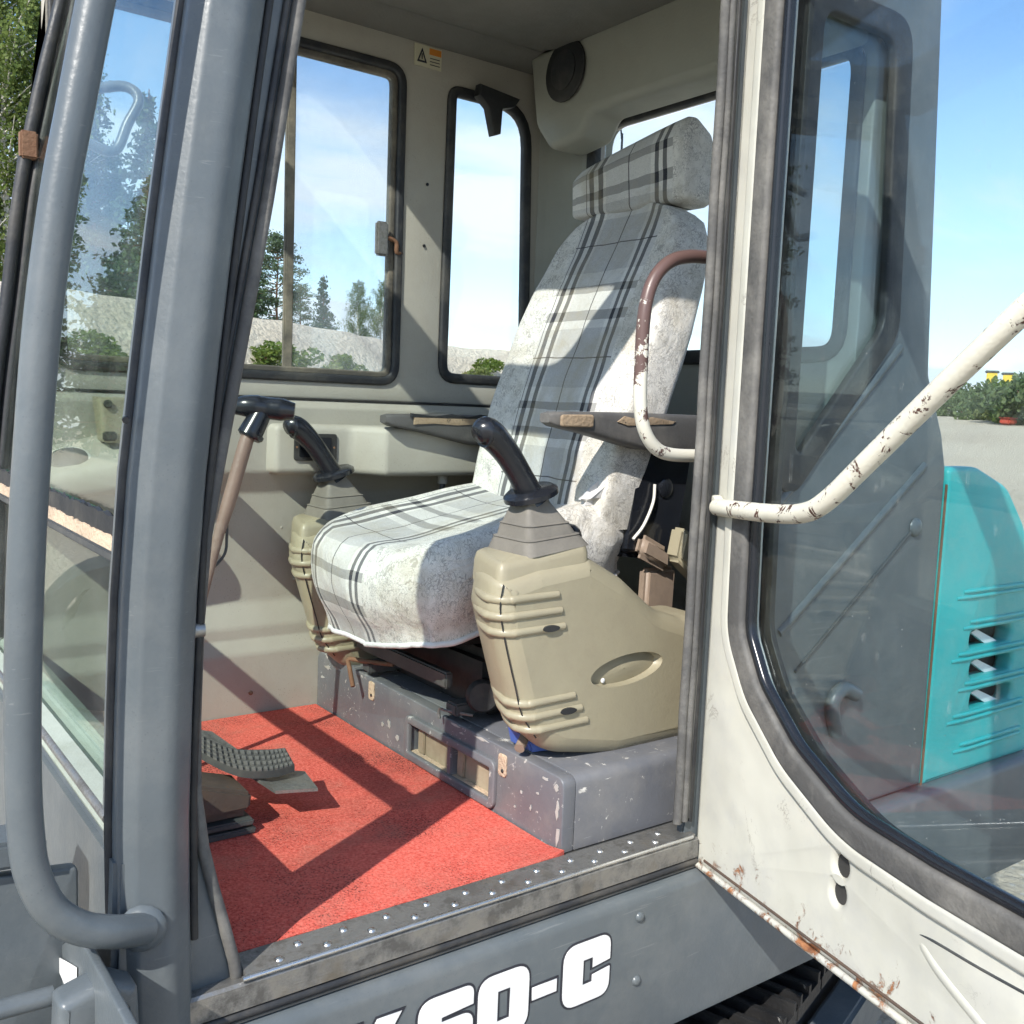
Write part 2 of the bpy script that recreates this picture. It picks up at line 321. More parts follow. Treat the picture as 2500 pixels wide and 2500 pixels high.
# ------------------------------------------------------------------ object helpers
def root(name, label, cat, loc=(0, 0, 0), group=None):
    o = bpy.data.objects.new(name, None); col.objects.link(o); o.location = loc
    o['label'] = label; o['category'] = cat
    if group: o['group'] = group
    return o
def tag(o, label, cat=None, group=None, kind=None):
    if label: o['label'] = label
    if cat: o['category'] = cat
    if group: o['group'] = group
    if kind: o['kind'] = kind
    return o
def link(name, me, mat, parent=None, smooth=40):
    if mat is not None: me.materials.append(M[mat] if isinstance(mat, str) else mat)
    if smooth:
        me.polygons.foreach_set('use_smooth', [True] * len(me.polygons))
        me.set_sharp_from_angle(angle=R(smooth))
    o = bpy.data.objects.new(name, me); col.objects.link(o)
    if parent is not None:
        o.parent = parent
        if parent.type == 'EMPTY': o.matrix_parent_inverse = Matrix.Translation(-Vector(parent.location))
    return o
def mesh_from(name, vs, fs, fix=True):
    me = bpy.data.meshes.new(name); me.from_pydata([tuple(v) for v in vs], [], fs)
    if fix:
        bm = bmesh.new(); bm.from_mesh(me); bmesh.ops.recalc_face_normals(bm, faces=bm.faces[:]); bm.to_mesh(me); bm.free()
    return me
def bevel_mesh(me, w, seg=2):
    bm = bmesh.new(); bm.from_mesh(me)
    es = [e for e in bm.edges if len(e.link_faces) == 2 and e.calc_face_angle(0) > R(25)]
    bmesh.ops.bevel(bm, geom=es, offset=w, segments=seg, affect='EDGES', clamp_overlap=True)
    bm.to_mesh(me); bm.free(); return me
def box(name, a, b, mat, parent=None, bevel=0.004, seg=2, rot=None, taper=None):
    (x0, y0, z0), (x1, y1, z1) = a, b
    vs = [Vector((x, y, z)) for z in (z0, z1) for y in (y0, y1) for x in (x0, x1)]
    if rot:
        c = Vector(((x0 + x1) / 2, (y0 + y1) / 2, (z0 + z1) / 2)); m = Matrix.Rotation(rot[0], 3, rot[1]); vs = [c + m @ (v - c) for v in vs]
    fs = [(0, 1, 3, 2), (4, 6, 7, 5), (0, 4, 5, 1), (2, 3, 7, 6), (0, 2, 6, 4), (1, 5, 7, 3)]
    me = mesh_from(name, vs, fs)
    if bevel: bevel_mesh(me, bevel, seg)
    return link(name, me, mat, parent)
def hexa(name, vs, mat, parent=None, bevel=0.004, seg=2):
    fs = [(0, 1, 3, 2), (4, 6, 7, 5), (0, 4, 5, 1), (2, 3, 7, 6), (0, 2, 6, 4), (1, 5, 7, 3)]
    me = mesh_from(name, vs, fs)
    if bevel: bevel_mesh(me, bevel, seg)
    return link(name, me, mat, parent)
def crom(pts, n=8):
    pts = [Vector(p) for p in pts]; out = []
    P = [pts[0] * 2 - pts[1]] + pts + [pts[-1] * 2 - pts[-2]]
    for i in range(1, len(P) - 2):
        for k in range(n):
            t = k / n; a, b, c, d = P[i - 1:i + 3]
            out.append(0.5 * ((2 * b) + (c - a) * t + (2 * a - 5 * b + 4 * c - d) * t * t + (3 * b - a - 3 * c + d) * t ** 3))
    out.append(pts[-1]); return out
def frames(pts):
    T = [(pts[min(i + 1, len(pts) - 1)] - pts[max(i - 1, 0)]).normalized() for i in range(len(pts))]
    n = T[0].orthogonal().normalized(); out = []
    for t in T:
        n = (n - t * n.dot(t)).normalized(); out.append((t, n, t.cross(n)))
    return out
def loft(name, rings, mat, parent=None, caps=True, smooth=50, closed=True):
    n = len(rings[0]); vs = [v for r in rings for v in r]; fs = []
    for i in range(len(rings) - 1):
        for j in range(n if closed else n - 1):
            k = (j + 1) % n; fs.append((i * n + j, i * n + k, (i + 1) * n + k, (i + 1) * n + j))
    if caps and closed:
        fs.append(tuple(range(n))[::-1]); fs.append(tuple((len(rings) - 1) * n + j for j in range(n)))
    return link(name, mesh_from(name, vs, fs), mat, parent, smooth)
def tube(name, pts, r, mat, parent=None, seg=14, smoothpath=0, caps=True):
    pts = [Vector(p) for p in pts]
    if smoothpath: pts = crom(pts, smoothpath)
    rs = r if isinstance(r, (list, tuple)) else [r]
    N = len(pts); rings = []
    for i, (p, (t, a, b)) in enumerate(zip(pts, frames(pts))):
        f = i / max(1, N - 1) * (len(rs) - 1); k = min(int(f), len(rs) - 2) if len(rs) > 1 else 0
        rr = rs[0] if len(rs) == 1 else rs[k] + (rs[k + 1] - rs[k]) * (f - k)
        rings.append([p + (a * math.cos(2 * math.pi * j / seg) + b * math.sin(2 * math.pi * j / seg)) * rr for j in range(seg)])
    return loft(name, rings, mat, parent, caps)
def disc(name, c, axis, r, h, mat, parent=None, seg=20, dome=0.0, bevel=0.0):
    c = Vector(c); axis = Vector(axis).normalized(); a = axis.orthogonal().normalized(); b = axis.cross(a)
    prof = [(r, 0), (r, h * 0.6), (r * 0.85, h)] if not dome else [(r, 0), (r * 0.9, h * 0.45), (r * 0.62, h * 0.85), (r * 0.25, h)]
    rings = [[c + axis * z + (a * math.cos(2 * math.pi * j / seg) + b * math.sin(2 * math.pi * j / seg)) * q for j in range(seg)] for q, z in prof]
    return loft(name, rings, mat, parent)
def rl(pts, n=6):
    """rounded closed loop from (a, b[, radius])"""
    out = []; N = len(pts)
    for i, p in enumerate(pts):
        r = p[2] if len(p) > 2 else 0
        P = Vector(p[:2]); A = Vector(pts[i - 1][:2]); B = Vector(pts[(i + 1) % N][:2])
        if r <= 0: out.append((P.x, P.y)); continue
        da = (A - P); db = (B - P); la, lb = da.length, db.length; da.normalize(); db.normalize()
        ang = da.angle(db); k = min(r / math.tan(ang / 2), la * 0.49, lb * 0.49)
        s, e = P + da * k, P + db * k
        for q in range(n + 1):
            t = q / n; out.append(tuple((s * (1 - t) + P * t) * (1 - t) + (P * (1 - t) + e * t) * t))
    return out
def rrect(a0, b0, a1, b1, r, n=6): return rl([(a0, b0, r), (a1, b0, r), (a1, b1, r), (a0, b1, r)], n)
def grow(loop, e):
    """offset a closed 2-D loop outwards"""
    n = len(loop); P = [Vector(p) for p in loop]
    area = sum(P[i].x * P[(i + 1) % n].y - P[(i + 1) % n].x * P[i].y for i in range(n))
    sg = 1 if area > 0 else -1; out = []
    for i in range(n):
        d1 = P[i] - P[i - 1]; d2 = P[(i + 1) % n] - P[i]
        if d1.length < 1e-6: d1 = d2
        if d2.length < 1e-6: d2 = d1
        n1 = Vector((d1.y, -d1.x)).normalized(); n2 = Vector((d2.y, -d2.x)).normalized(); m = n1 + n2
        if m.length < 0.3: m = n1 * 1.0; k = 1
        else: m.normalize(); k = 1 / max(0.5, m.dot(n1))
        out.append(tuple(P[i] + m * (k * e * sg)))
    return out
def plate(name, loops, fmap, thick, mat, parent=None, bevel=0.0, bseg=2, smooth=40, c0=0.0):
    """flat shape with holes, given thickness and bevelled edges; fmap(a, b, c) -> world"""
    cu = bpy.data.curves.new('tmp', 'CURVE'); cu.dimensions = '2D'; cu.fill_mode = 'BOTH'
    for lp in loops:
        s = cu.splines.new('POLY'); s.points.add(len(lp) - 1)
        for i, p in enumerate(lp): s.points[i].co = (p[0], p[1], 0, 1)
        s.use_cyclic_u = True
    cu.extrude = max(1e-5, thick / 2 - bevel); cu.bevel_depth = bevel; cu.bevel_resolution = bseg; cu.offset = -bevel
    o = bpy.data.objects.new('tmp', cu); col.objects.link(o)
    dg = bpy.context.evaluated_depsgraph_get(); me = bpy.data.meshes.new_from_object(o.evaluated_get(dg))
    bpy.data.objects.remove(o); bpy.data.curves.remove(cu)
    me.name = name; me.materials.clear()
    bm = bmesh.new(); bm.from_mesh(me); bmesh.ops.remove_doubles(bm, verts=bm.verts[:], dist=1e-5)
    for v in bm.verts: v.co = fmap(v.co.x, v.co.y, v.co.z + c0)
    bmesh.ops.recalc_face_normals(bm, faces=bm.faces[:]); bm.to_mesh(me); bm.free()
    return link(name, me, mat, parent, smooth)
def mXZ(y0): return lambda a, b, c: Vector((a, y0 + c, b))
def mYZ(x0): return lambda a, b, c: Vector((x0 + c, a, b))
def mXY(z0): return lambda a, b, c: Vector((a, b, z0 + c))
def extrude_profile(name, prof, axis, a0, a1, mat, parent=None, smooth=30, closed=True):
    def P(u, v, a): return Vector((a, u, v)) if axis == 'X' else Vector((u, a, v))
    return loft(name, [[P(u, v, a0) for u, v in prof], [P(u, v, a1) for u, v in prof]], mat, parent, closed, smooth, closed)
def interp(tab, z):
    tab = sorted(tab)
    if z <= tab[0][0]: return tab[0][1]
    for (a, b), (c, d) in zip(tab, tab[1:]):
        if z <= c: return b + (d - b) * (z - a) / (c - a)
    return tab[-1][1]
def grid(name, P, UV, mat, parent=None, smooth=60, close_cols=False):
    rows, cols = len(P), len(P[0]); vs = [p for r in P for p in r]; fs = []
    for i in range(rows - 1):
        for j in range(cols - 1):
            fs.append((i * cols + j, i * cols + j + 1, (i + 1) * cols + j + 1, (i + 1) * cols + j))
    me = bpy.data.meshes.new(name); me.from_pydata([tuple(v) for v in vs], [], fs)
    if UV is not None:
        fl = [c for r in UV for c in r]; l = me.uv_layers.new(name='UVMap')
        for lp in me.loops: l.data[lp.index].uv = fl[lp.vertex_index]
    bm = bmesh.new(); bm.from_mesh(me); bmesh.ops.recalc_face_normals(bm, faces=bm.faces[:]); bm.to_mesh(me); bm.free()
    return link(name, me, mat, parent, smooth)

# ================================================================== the setting: ground and bank
def gh(x, y):
    d = math.hypot(x, y + 1.25)
    t = min(1, max(0, (d - 7) / 48)); s = t * t * (3 - 2 * t)
    return -1.0 + 2.15 * s + (0.0 if d < 6 else 0.10 * mnoise.noise(Vector((x * 0.13, y * 0.13, 0))))
rings = [0.0, 1.0, 2.0, 3, 4.2, 5.5, 7, 9, 11, 14, 17, 20, 24, 28, 33, 39, 46, 55, 70, 95, 140, 220, 400, 900, 2000]
NA = 96; vs = []; fs = []
for i, q in enumerate(rings):
    for j in range(NA):
        a = 2 * math.pi * j / NA; x, y = 1 + q * math.cos(a), q * math.sin(a); vs.append((x, y, gh(x, y)))
for i in range(1, len(rings) - 1):
    for j in range(NA):
        k = (j + 1) % NA; fs.append((i * NA + j, i * NA + k, (i + 1) * NA + k, (i + 1) * NA + j))
fs += [(0, NA + j, NA + (j + 1) % NA) for j in range(NA)]
gr = link('ground', mesh_from('ground', vs, fs), 'ground', None, 60); gr['kind'] = 'structure'

# long sandy bank beyond the machine: crest line, slope towards the camera
crest = [(3.6, 23.2, 3.12), (5.6, 24.4, 3.15), (9.5, 26.6, 3.2), (14, 29.6, 3.2), (19.2, 33, 3.15), (25, 36, 3.3), (32, 38.5, 3.5), (42, 41, 3.4), (60, 44, 3.0)]
cr = crom([Vector(c) for c in crest], 12); P = []
for i, c in enumerate(cr):
    t = (cr[min(i + 1, len(cr) - 1)] - cr[max(i - 1, 0)]).normalized(); nrm = Vector((t.y, -t.x, 0)).normalized()
    row = []
    for k, (off, zf) in enumerate([(-9, 0.0), (-5, 0.55), (-2.0, 0.98), (-0.3, 1.0), (0.25, 0.93), (1.0, 0.70), (1.9, 0.42), (2.8, 0.18), (3.8, 0.03), (5.0, -0.06)]):
        p = c + nrm * off; g0 = gh(p.x, p.y); z = g0 + (c.z - g0) * zf
        w = mnoise.noise(Vector((p.x * 0.7, p.y * 0.7, k * 0.3))) * (0.28 if 3 < k < 9 else 0.08)
        row.append(Vector((p.x, p.y, z + w - (0.15 if k in (0, 9) else 0))))
    P.append(row)
bk = grid('gravel_bank', P, None, 'bank'); bk['kind'] = 'structure'; bk['label'] = 'long pale sandy bank behind the cab windows'

# ================================================================== excavator
EX = root('excavator', 'grey excavator cab with its cream door swung open and a turquoise engine hood', 'excavator', (1.2, 0.5, -1.0))
xw = [(-.4, .335), (-.1, .335), (.25, .335), (.6, .352), (.83, .374), (1.27, .430), (1.62, .492), (1.76, .520)]

# floor, sill and side body
box('cab_floor', (.34, .03, -.07), (1.86, 1.13, -.001), 'grey_dark', EX, 0.003)
sill = plate('door_sill', [rl([(.49, -.014, .004), (1.372, -.014, .004), (1.372, .048, .004), (.50, .048, .004)])], mXY(.006), .010, 'alu', EX, .002)
dome = disc('stud', (0, 0, 0), (0, 0, 1), .0072, .0042, 'chrome', sill, 14, dome=1)
nearx = [.545, .619, .692, .767, .840, .913, .986, 1.059, 1.132, 1.204, 1.280]
farx = [.584, .657, .730, .802, .876, .949, 1.022, 1.097, 1.166, 1.240, 1.31]
first = True
for xs, y in ((nearx, .001), (farx, .025)):
    for x in xs:
        d = dome if first else dome.copy()
        if not first: col.objects.link(d); d.parent = sill
        d.location = (x, y, .0105); first = False
tube('sill_edge', [(.485, -.0165, .009), (1.36, -.0165, .009)], .0042, 'chrome', EX, 10)
extrude_profile('sill_face', [(-.014, .004), (-.018, .000), (-.018, -.034), (-.006, -.036), (.02, -.036), (.02, .001)], 'X', .40, 1.376, 'alu', EX)
tube('sill_seal', [(.36, -.014, -.043), (1.376, -.014, -.043)], .0065, 'rubber', EX, 8)
extrude_profile('sill_channel', [(.03, -.036), (.03, -.056), (-.006, -.056), (-.016, -.054), (-.016, -.050), (.0, -.048), (.0, -.0365)], 'X', .37, 1.39, 'grey_dark', EX)
bp = [(.03, -.057), (-.008, -.057), (-.020, -.060), (-.028, -.068), (-.032, -.080), (-.032, -.335), (-.030, -.346), (-.022, -.352), (.03, -.352)]
body = extrude_profile('side_body', bp, 'X', .40, 2.70, 'grey', EX, 35)
for px, py in ((1207, 1730), (1200, 1850)):
    p = W(px, py, 'Y', -.032); disc('bolt', p, (0, -1, 0), .010, .006, 'grey', body, 12, dome=1)
box('underbody', (.45, .10, -.47), (2.6, 1.3, -.353), 'grey_dark', EX, .01)

# lettering on the side body
def glyph(ch, w, h):
    r = .28 * w
    if ch == 'C': return [rl([(0, 0, r), (w, 0, r), (w, .45 * h, .01 * w), (.62 * w, .41 * h), (.62 * w, .30 * h), (.42 * w, .30 * h), (.42 * w, .70 * h), (.62 * w, .70 * h), (.62 * w, .53 * h), (w, .57 * h, .01 * w), (w, h, r), (0, h, r)])]
    if ch == '0': return [rl([(0, 0, r), (w, 0, r), (w, h, r), (0, h, r)]), rl([(.38 * w, .27 * h), (.38 * w, .73 * h), (.62 * w, .73 * h), (.62 * w, .27 * h)])]
    if ch == '6': return [rl([(0, 0, r), (w, 0, r), (w, .60 * h, r * .7), (.42 * w, .60 * h), (.42 * w, .665 * h), (w, .70 * h), (w, h, r), (0, h, r)]), rl([(.38 * w, .22 * h), (.38 * w, .42 * h), (.62 * w, .42 * h), (.62 * w, .22 * h)])]
    if ch == '-': return [rl([(0, .38 * h), (w * .55, .38 * h), (w * .55, .58 * h), (0, .58 * h)])]
    if ch == 'K': return [rl([(0, 0), (.38 * w, 0), (.38 * w, .34 * h), (.62 * w, 0), (1.08 * w, 0), (.70 * w, .52 * h), (1.06 * w, h), (.64 * w, h), (.38 * w, .64 * h), (.38 * w, h), (0, h)])]
    if ch == 'S': return [rl([(0, 0, r * .4), (w, 0, r), (w, .60 * h, r), (.38 * w, .60 * h), (.38 * w, .70 * h), (w, .70 * h), (w, h, r * .4), (0, h, r), (0, .40 * h, r), (.62 * w, .40 * h), (.62 * w, .30 * h), (0, .30 * h)])]
letters = [('S', .506, .100), ('K', .622, .100), ('6', .757, .102), ('0', .868, .102), ('-', .977, .095), ('C', 1.043, .106)]
for ch, x, w in letters:
    h = .112; z0 = -.222
    lp = [[(x + a, z0 + b) for a, b in l] for l in glyph(ch, w, h)]
    plate('letter_outline', [grow(lp[0], .0040)] + [grow(l, -.0040) for l in lp[1:]], mXZ(-.0325), .0012, 'ink', body, 0, smooth=0)
    plate('letter', lp, mXZ(-.0335), .0012, 'white', body, 0, smooth=0)

# left A-pillar: rounded main tube, flange and rubber
xl = [(-.12, .328), (.124, .322), (.298, .320), (.631, .332), (.951, .366), (1.266, .406), (1.76, .478)]
zs = [-.10, 0, .12, .25, .4, .55, .7, .85, 1.0, 1.15, 1.3, 1.5, 1.76]
rings = []
for z in zs:
    x0 = interp(xl, z); w = .094
    lp = rl([(x0, .050), (x0, -.012, .008), (x0 + .020, -.031, .016), (x0 + .060, -.041, .030), (x0 + w, -.014, .026), (x0 + w, .060)], 7)
    rings.append([Vector((a, b, z)) for a, b in lp])
pil = loft('front_pillar', rings, 'grey', EX, True, 60)
xr = [(-.06, .505), (.0, .500), (.05, .487), (.10, .474), (.18, .452), (.274, .438), (.45, .436), (.626, .450), (.80, .482), (1.008, .520), (1.306, .566), (1.76, .640)]
rings = []; r2 = []; r3 = []
for z in [-.03, .03, .08, .14, .2, .28, .38, .5, .62, .75, .9, 1.05, 1.2, 1.35, 1.55, 1.76]:
    x0 = interp(xl, z) + .088; x1 = interp(xr, z)
    lp = rl([(x0, .004, .003), (x1 - .014, .010, .004), (x1 - .002, .022, .006), (x1, .060, .006), (x0, .058)], 3)
    rings.append([Vector((a, b, z)) for a, b in lp])
    r2.append(Vector((x1 - .012, .006, z))); r3.append(Vector((x0 + .012, -.002, z)))
fl = loft('pillar_flange', rings, 'grey', EX, True, 40)
tube('door_seal', r2, .0085, 'rubber_grey', fl, 10)
tube('door_seal', [p + Vector((-.016, 0, 0)) for p in r2[6:]], .005, 'rubber', fl, 8)
tube('pillar_groove', r3[2:], .006, 'black_matte', fl, 8)
tube('pillar_seal', [Vector((interp(xl, z) - .001, .012, z)) for z in zs[2:]], .007, 'rubber', pil, 8)
p = W(375, 1188, 'Y', .0); disc('pillar_clip', p + Vector((-.015, .0, 0)), (1, -.2, 0), .010, .022, 'alu', fl, 10)
p = W(238, 792, 'Y', -.01); disc('screw', p, (-.3, -1, 0), .005, .012, 'black', pil, 8)

# front handrail
hp = [W(x_, y_, 'Y', v_) for x_, y_, v_ in ((232, -260, -.062), (181, 0, -.062), (143, 200, -.062), (110, 380, -.062), (77, 641, -.062), (52, 999, -.062), (43, 1290, -.062), (43, 1450, -.062), (48, 1560, -.062), (60, 1645, -.064), (95, 1715, -.066), (150, 1750, -.066), (215, 1758, -.060), (275, 1752, -.040))]
hr = tube('handrail', hp, .0196, 'grey', EX, 20, 6)
disc('weld', W(268, 1752, 'Y', -.035) , (-.4, -1, .1), .030, .012, 'grey', hr, 14, dome=1)

# windscreen: two panes, crossbar, lower frame
def pane(name, z0, z1, y0, y1, mat, n=6, th=.005, dx=.012):
    vs = []; fs = []
    for i in range(n + 1):
        z = z0 + (z1 - z0) * i / n; x = interp(xw, z) + dx
        vs += [(x, y0, z), (x, y1, z), (x + th, y1, z), (x + th, y0, z)]
    for i in range(n):
        a = 4 * i; b = a + 4
        for j in range(4): fs.append((a + j, a + (j + 1) % 4, b + (j + 1) % 4, b + j))
    fs += [(0, 3, 2, 1), (4 * n, 4 * n + 1, 4 * n + 2, 4 * n + 3)]
    return link(name, mesh_from(name, vs, fs), mat, EX, 30)
pane('windscreen', .628, 1.70, .052, 1.07, 'glass_front', 8)
pane('lower_windscreen', .262, .578, .052, 1.07, 'glass_front', 3)
cb = box('crossbar', (.345, .05, .574), (.372, 1.08, .588), 'grey_dark', EX, .003)
# ragged foam seal and dust lying on the crossbar
def ragged(name, y0, y1, x0, x1, z0, z1, amp, mat, parent, seed, n=70):
    rr = random.Random(seed); rings = []
    for i in range(n + 1):
        y = y0 + (y1 - y0) * i / n; a = amp * rr.uniform(-1, 1); b = amp * rr.uniform(-1, 1)
        rings.append([Vector((x0, y, z0)), Vector((x1, y, z0 + b * .5)), Vector((x1 - .004, y, z1 + a)), Vector(((x0 + x1) / 2, y, z1 + b)), Vector((x0 + .002, y, z1 + a * .6))])
    return loft(name, rings, mat, parent, True, 25)
ragged('dust', .06, 1.06, .348, .384, .586, .606, .004, 'sand', cb, 3)
ragged('foam_seal', .06, 1.06, .352, .366, .604, .632, .004, 'black_matte', cb, 4)
box('glass_edge', (.366, .30, .612), (.376, 1.05, .628), 'green', cb, .001)
bf = extrude_profile('windscreen_frame', [(.322, .262), (.318, .240), (.330, .215), (.40, .212), (.41, .255), (.385, .268), (.36, .255), (.345, .268)], 'Y', .03, 1.09, 'pale_green', EX, 25)
tube('frame_bead', [(.322, .03, .256), (.322, 1.08, .256)], .007, 'alu', bf, 8)
fp = hexa('front_panel', [Vector(v) for v in ((.30, -.02, -.45), (.36, -.02, -.45), (.30, 1.1, -.45), (.36, 1.1, -.45), (.318, -.02, .222), (.36, -.02, .222), (.318, 1.1, .222), (.36, 1.1, .222))], 'grey', EX, .008)
# pillar foot, gusset and step plates at the front corner
hexa('pillar_foot', [Vector(v) for v in ((.30, -.045, -.46), (.47, -.030, -.46), (.30, .06, -.46), (.47, .06, -.46), (.330, -.038, -.06), (.415, -.030, -.06), (.33, .06, -.06), (.42, .06, -.06))], 'grey', EX, .022, 4)
gp = [W(155, 1760, 'X', .285), W(250, 1932, 'X', .285), W(330, 2060, 'X', .285), W(120, 2060, 'X', .285), W(95, 1800, 'X', .285)]
plate('corner_gusset', [[(p.y, p.z) for p in gp]], mYZ(.285), .012, 'grey', EX, .003)
# white triangular decal on the front apron
tp = [W(97, 1797, 'X', .276), W(143, 1826, 'X', .276), W(143, 1908, 'X', .276)]
plate('decal', [[(p.y, p.z) for p in tp]], mYZ(.2765), .002, 'white', EX, 0, smooth=0)
# apron and bars ahead of the cab
a0, a1 = W(-60, 1640, 'Y', .10), W(115, 1990, 'Y', .10)
plate('apron', [rl([(a0.x - .1, a1.z - .3), (.30, a1.z - .3), (.30, W(100, 1640, 'Y', .10).z, .01), (a0.x - .1, a0.z, .0)])], mXZ(.10), .02, 'grey', EX, .004)
p0, p1 = W(-40, 1608, 'Y', .085), W(85, 1598, 'Y', .085)
hexa('apron_bar', [Vector((x, y, z + dz)) for dz in (-.018, .018) for y in (.07, .14) for x, z in ((p0.x - .1, p0.z), (p1.x, p1.z))], 'grey', EX, .006)
q0, q1 = W(-20, 1908, 'Y', -.02), W(100, 1878, 'Y', -.02)
tube('step_bar', [q0 + Vector((-.05, 0, 0)), q1], .012, 'grey', EX, 12)
q = W(190, 1890, 'Y', -.06)
sb = plate('step_bracket', [rl([(q.x - .055, q.z - .10), (q.x + .045, q.z - .10), (q.x + .04, q.z + .015, .012), (q.x + .005, q.z + .035, .02), (q.x - .05, q.z + .020, .01)]),
    rl([(q.x + .008, q.z - .07, .004), (q.x + .008, q.z - .005, .006), (q.x + .020, q.z - .012, .006), (q.x + .022, q.z - .07, .004)])], mXZ(-.055), .05, 'grey', EX, .012, 3)
box('slot_back', (q.x - .04, -.052, q.z - .09), (q.x + .03, -.045, q.z), 'black_matte', sb, .001)

# far side A-pillar with hoses and rusty clamp
rings = []
for z in [.0, .3, .6, .76, .83, 1.05, 1.275, 1.45, 1.61, 1.76]:
    x0 = interp([(.0, .335), (.6, .352), (.76, .376), (.83, .390), (1.275, .443), (1.61, .520), (1.76, .55)], z)
    rings.append([Vector((a, b, z)) for a, b in rl([(x0 - .022, 1.075, .008), (x0 + .030, 1.070, .008), (x0 + .034, 1.14, .006), (x0 - .022, 1.14, .006)], 3)])
fpil = loft('front_pillar', rings, 'black_matte', EX, True, 40)
hose = [Vector((interp([(.5, .335), (.76, .355), (.83, .366), (1.275, .420), (1.61, .497), (1.8, .54)], z), 1.055, z)) for z in (.62, .8, 1.0, 1.2, 1.4, 1.6, 1.8)]
tube('wiper_hose', hose, .013, 'rubber', fpil, 10, 3)
tube('wiper_hose', [p + Vector((.026, .0, 0)) for p in hose], .010, 'rubber', fpil, 10, 3)
p = W(58, 278, 'Y', 1.05); box('clamp', (p.x - .022, 1.035, p.z - .025), (p.x + .012, 1.06, p.z + .03), 'rust', fpil, .004)
mi = [W(175, 168, 'Y', 1.40), W(235, 163, 'Y', 1.38), W(262, 188, 'Y', 1.36), W(240, 235, 'Y', 1.36), W(215, 285, 'Y', 1.36), W(160, 268, 'Y', 1.36)]
tube('mirror_arm', mi, .013, 'grey', EX, 10, 5)

# far wall: window plate, seals, sashes
w1 = rrect(.478, .842, 1.335, 1.662, .055); 
w2 = rl([(1.462, .857, .055), (1.768, .857, .05), (1.742, 1.645, .12), (1.466, 1.645, .04)])
wall = plate('far_wall', [rl([(.37, .797), (1.80, .797), (1.80, 1.76), (.54, 1.76)]), w1, w2], mXZ(1.12), .04, 'beige', EX, .006, 2)
s1 = plate('window_seal', [grow(w1, .002), grow(w1, -.020)], mXZ(1.105), .026, 'rubber', wall, .006)
plate('window_track', [grow(w1, -.019), grow(w1, -.034)], mXZ(1.116), .024, 'rubber_dusty', wall, .003)
s2 = plate('window_seal', [grow(w2, .002), grow(w2, -.026)], mXZ(1.105), .026, 'rubber', wall, .008)
plate('window_pane', [grow(w2, -.024)], mXZ(1.118), .005, 'glass_side', wall, 0, smooth=0)
box('window_mullion', (1.014, 1.106, .868), (1.037, 1.122, 1.636), 'rubber_dusty', wall, .003)
plate('window_pane', [rrect(.512, .875, 1.016, 1.628, .02)], mXZ(1.124), .005, 'glass_side', wall, 0, smooth=0)
plate('sliding_pane', [rrect(1.034, .875, 1.302, 1.628, .02)], mXZ(1.114), .005, 'glass_hazy', wall, 0, smooth=0)
p = W(716, 450, 'Y', 1.10)
lt = box('window_latch', (p.x - .016, 1.082, p.z - .045), (p.x + .018, 1.100, p.z + .042), 'alu', wall, .005)
tube('latch_hook', [(p.x + .018, 1.092, p.z + .005), (p.x + .045, 1.092, p.z - .005), (p.x + .047, 1.092, p.z - .03), (p.x + .066, 1.10, p.z - .03)], .006, 'rust', lt, 8, 3)
for px, py in ((806, 348), (800, 464)): disc('screw', W(px, py, 'Y', 1.099), (0, -1, 0), .0045, .003, 'black', wall, 8)
# warning sticker on the header
p = W(807, 107, 'Y', 1.098)
st = box('warning_sticker', (p.x - .040, 1.0965, p.z - .028), (p.x + .042, 1.0995, p.z + .026), 'sticker', wall, 0)
plate('warning_triangle', [[(p.x - .033, p.z - .018), (p.x - .003, p.z - .018), (p.x - .018, p.z + .018)], [(p.x - .027, p.z - .0135), (p.x - .018, p.z + .0095), (p.x - .009, p.z - .0135)]], mXZ(1.0958), .001, 'ink', st, 0, smooth=0)
box('warning_mark', (p.x - .0195, 1.0955, p.z - .010), (p.x - .0165, 1.0963, p.z + .004), 'ink', st, 0)
box('warning_band', (p.x + .004, 1.0955, p.z + .006), (p.x + .040, 1.0963, p.z + .022), 'yellow_print', st, 0)
for k in range(3): box('print_line', (p.x + .006, 1.0955, p.z - .004 - k * .008), (p.x + .036, 1.0963, p.z - .002 - k * .008), 'ink', st, 0)

# side trim below the windows and lower wall
extrude_profile('side_trim', rl([(1.14, .7955), (1.094, .7955), (1.080, .775, .015), (1.084, .615, .03), (1.115, .560, .03), (1.122, .285, .06), (1.100, .225, .05), (1.100, .195, .02), (1.084, .160, .04), (1.084, -.03), (1.14, -.03)]), 'X', .36, 1.86, 'beige', EX, 28)
tube('trim_gap', [(.40, 1.092, .7965), (1.80, 1.092, .7965)], .0035, 'black_matte', EX, 6)
cons = plate('side_console', [rl([(.955, 1.10), (.975, 1.052, .02), (1.17, 1.035, .04), (1.225, .955, .02), (1.70, .950, .02), (1.70, 1.10)])], mXY(.672), .126, 'beige', EX, .018, 4)
ip = [W(545, 820, 'Y', 1.03), W(635, 822, 'Y', 1.03), W(636, 872, 'Y', 1.03), W(546, 874, 'Y', 1.03)]
ym = 1.036
ins = plate('gauge_panel', [rl([(1.018, .645, .008), (1.128, .645, .008), (1.128, .712, .008), (1.018, .712, .008)])], lambda a, b, c: Vector((a, 1.052 - .077 * (a - .975) + c - .004, b)), .006, 'black_matte', cons, .001)
plate('gauge_glass', [rrect(1.030, .654, 1.112, .703, .004)], lambda a, b, c: Vector((a, 1.052 - .077 * (a - .975) + c - .0085, b)), .003, 'black', ins, 0)
for a in (1.024, 1.121): disc('screw', (a, 1.052 - .077 * (a - .975) - .006, .678), (0, -1, 0), .003, .002, 'rust', ins, 8)
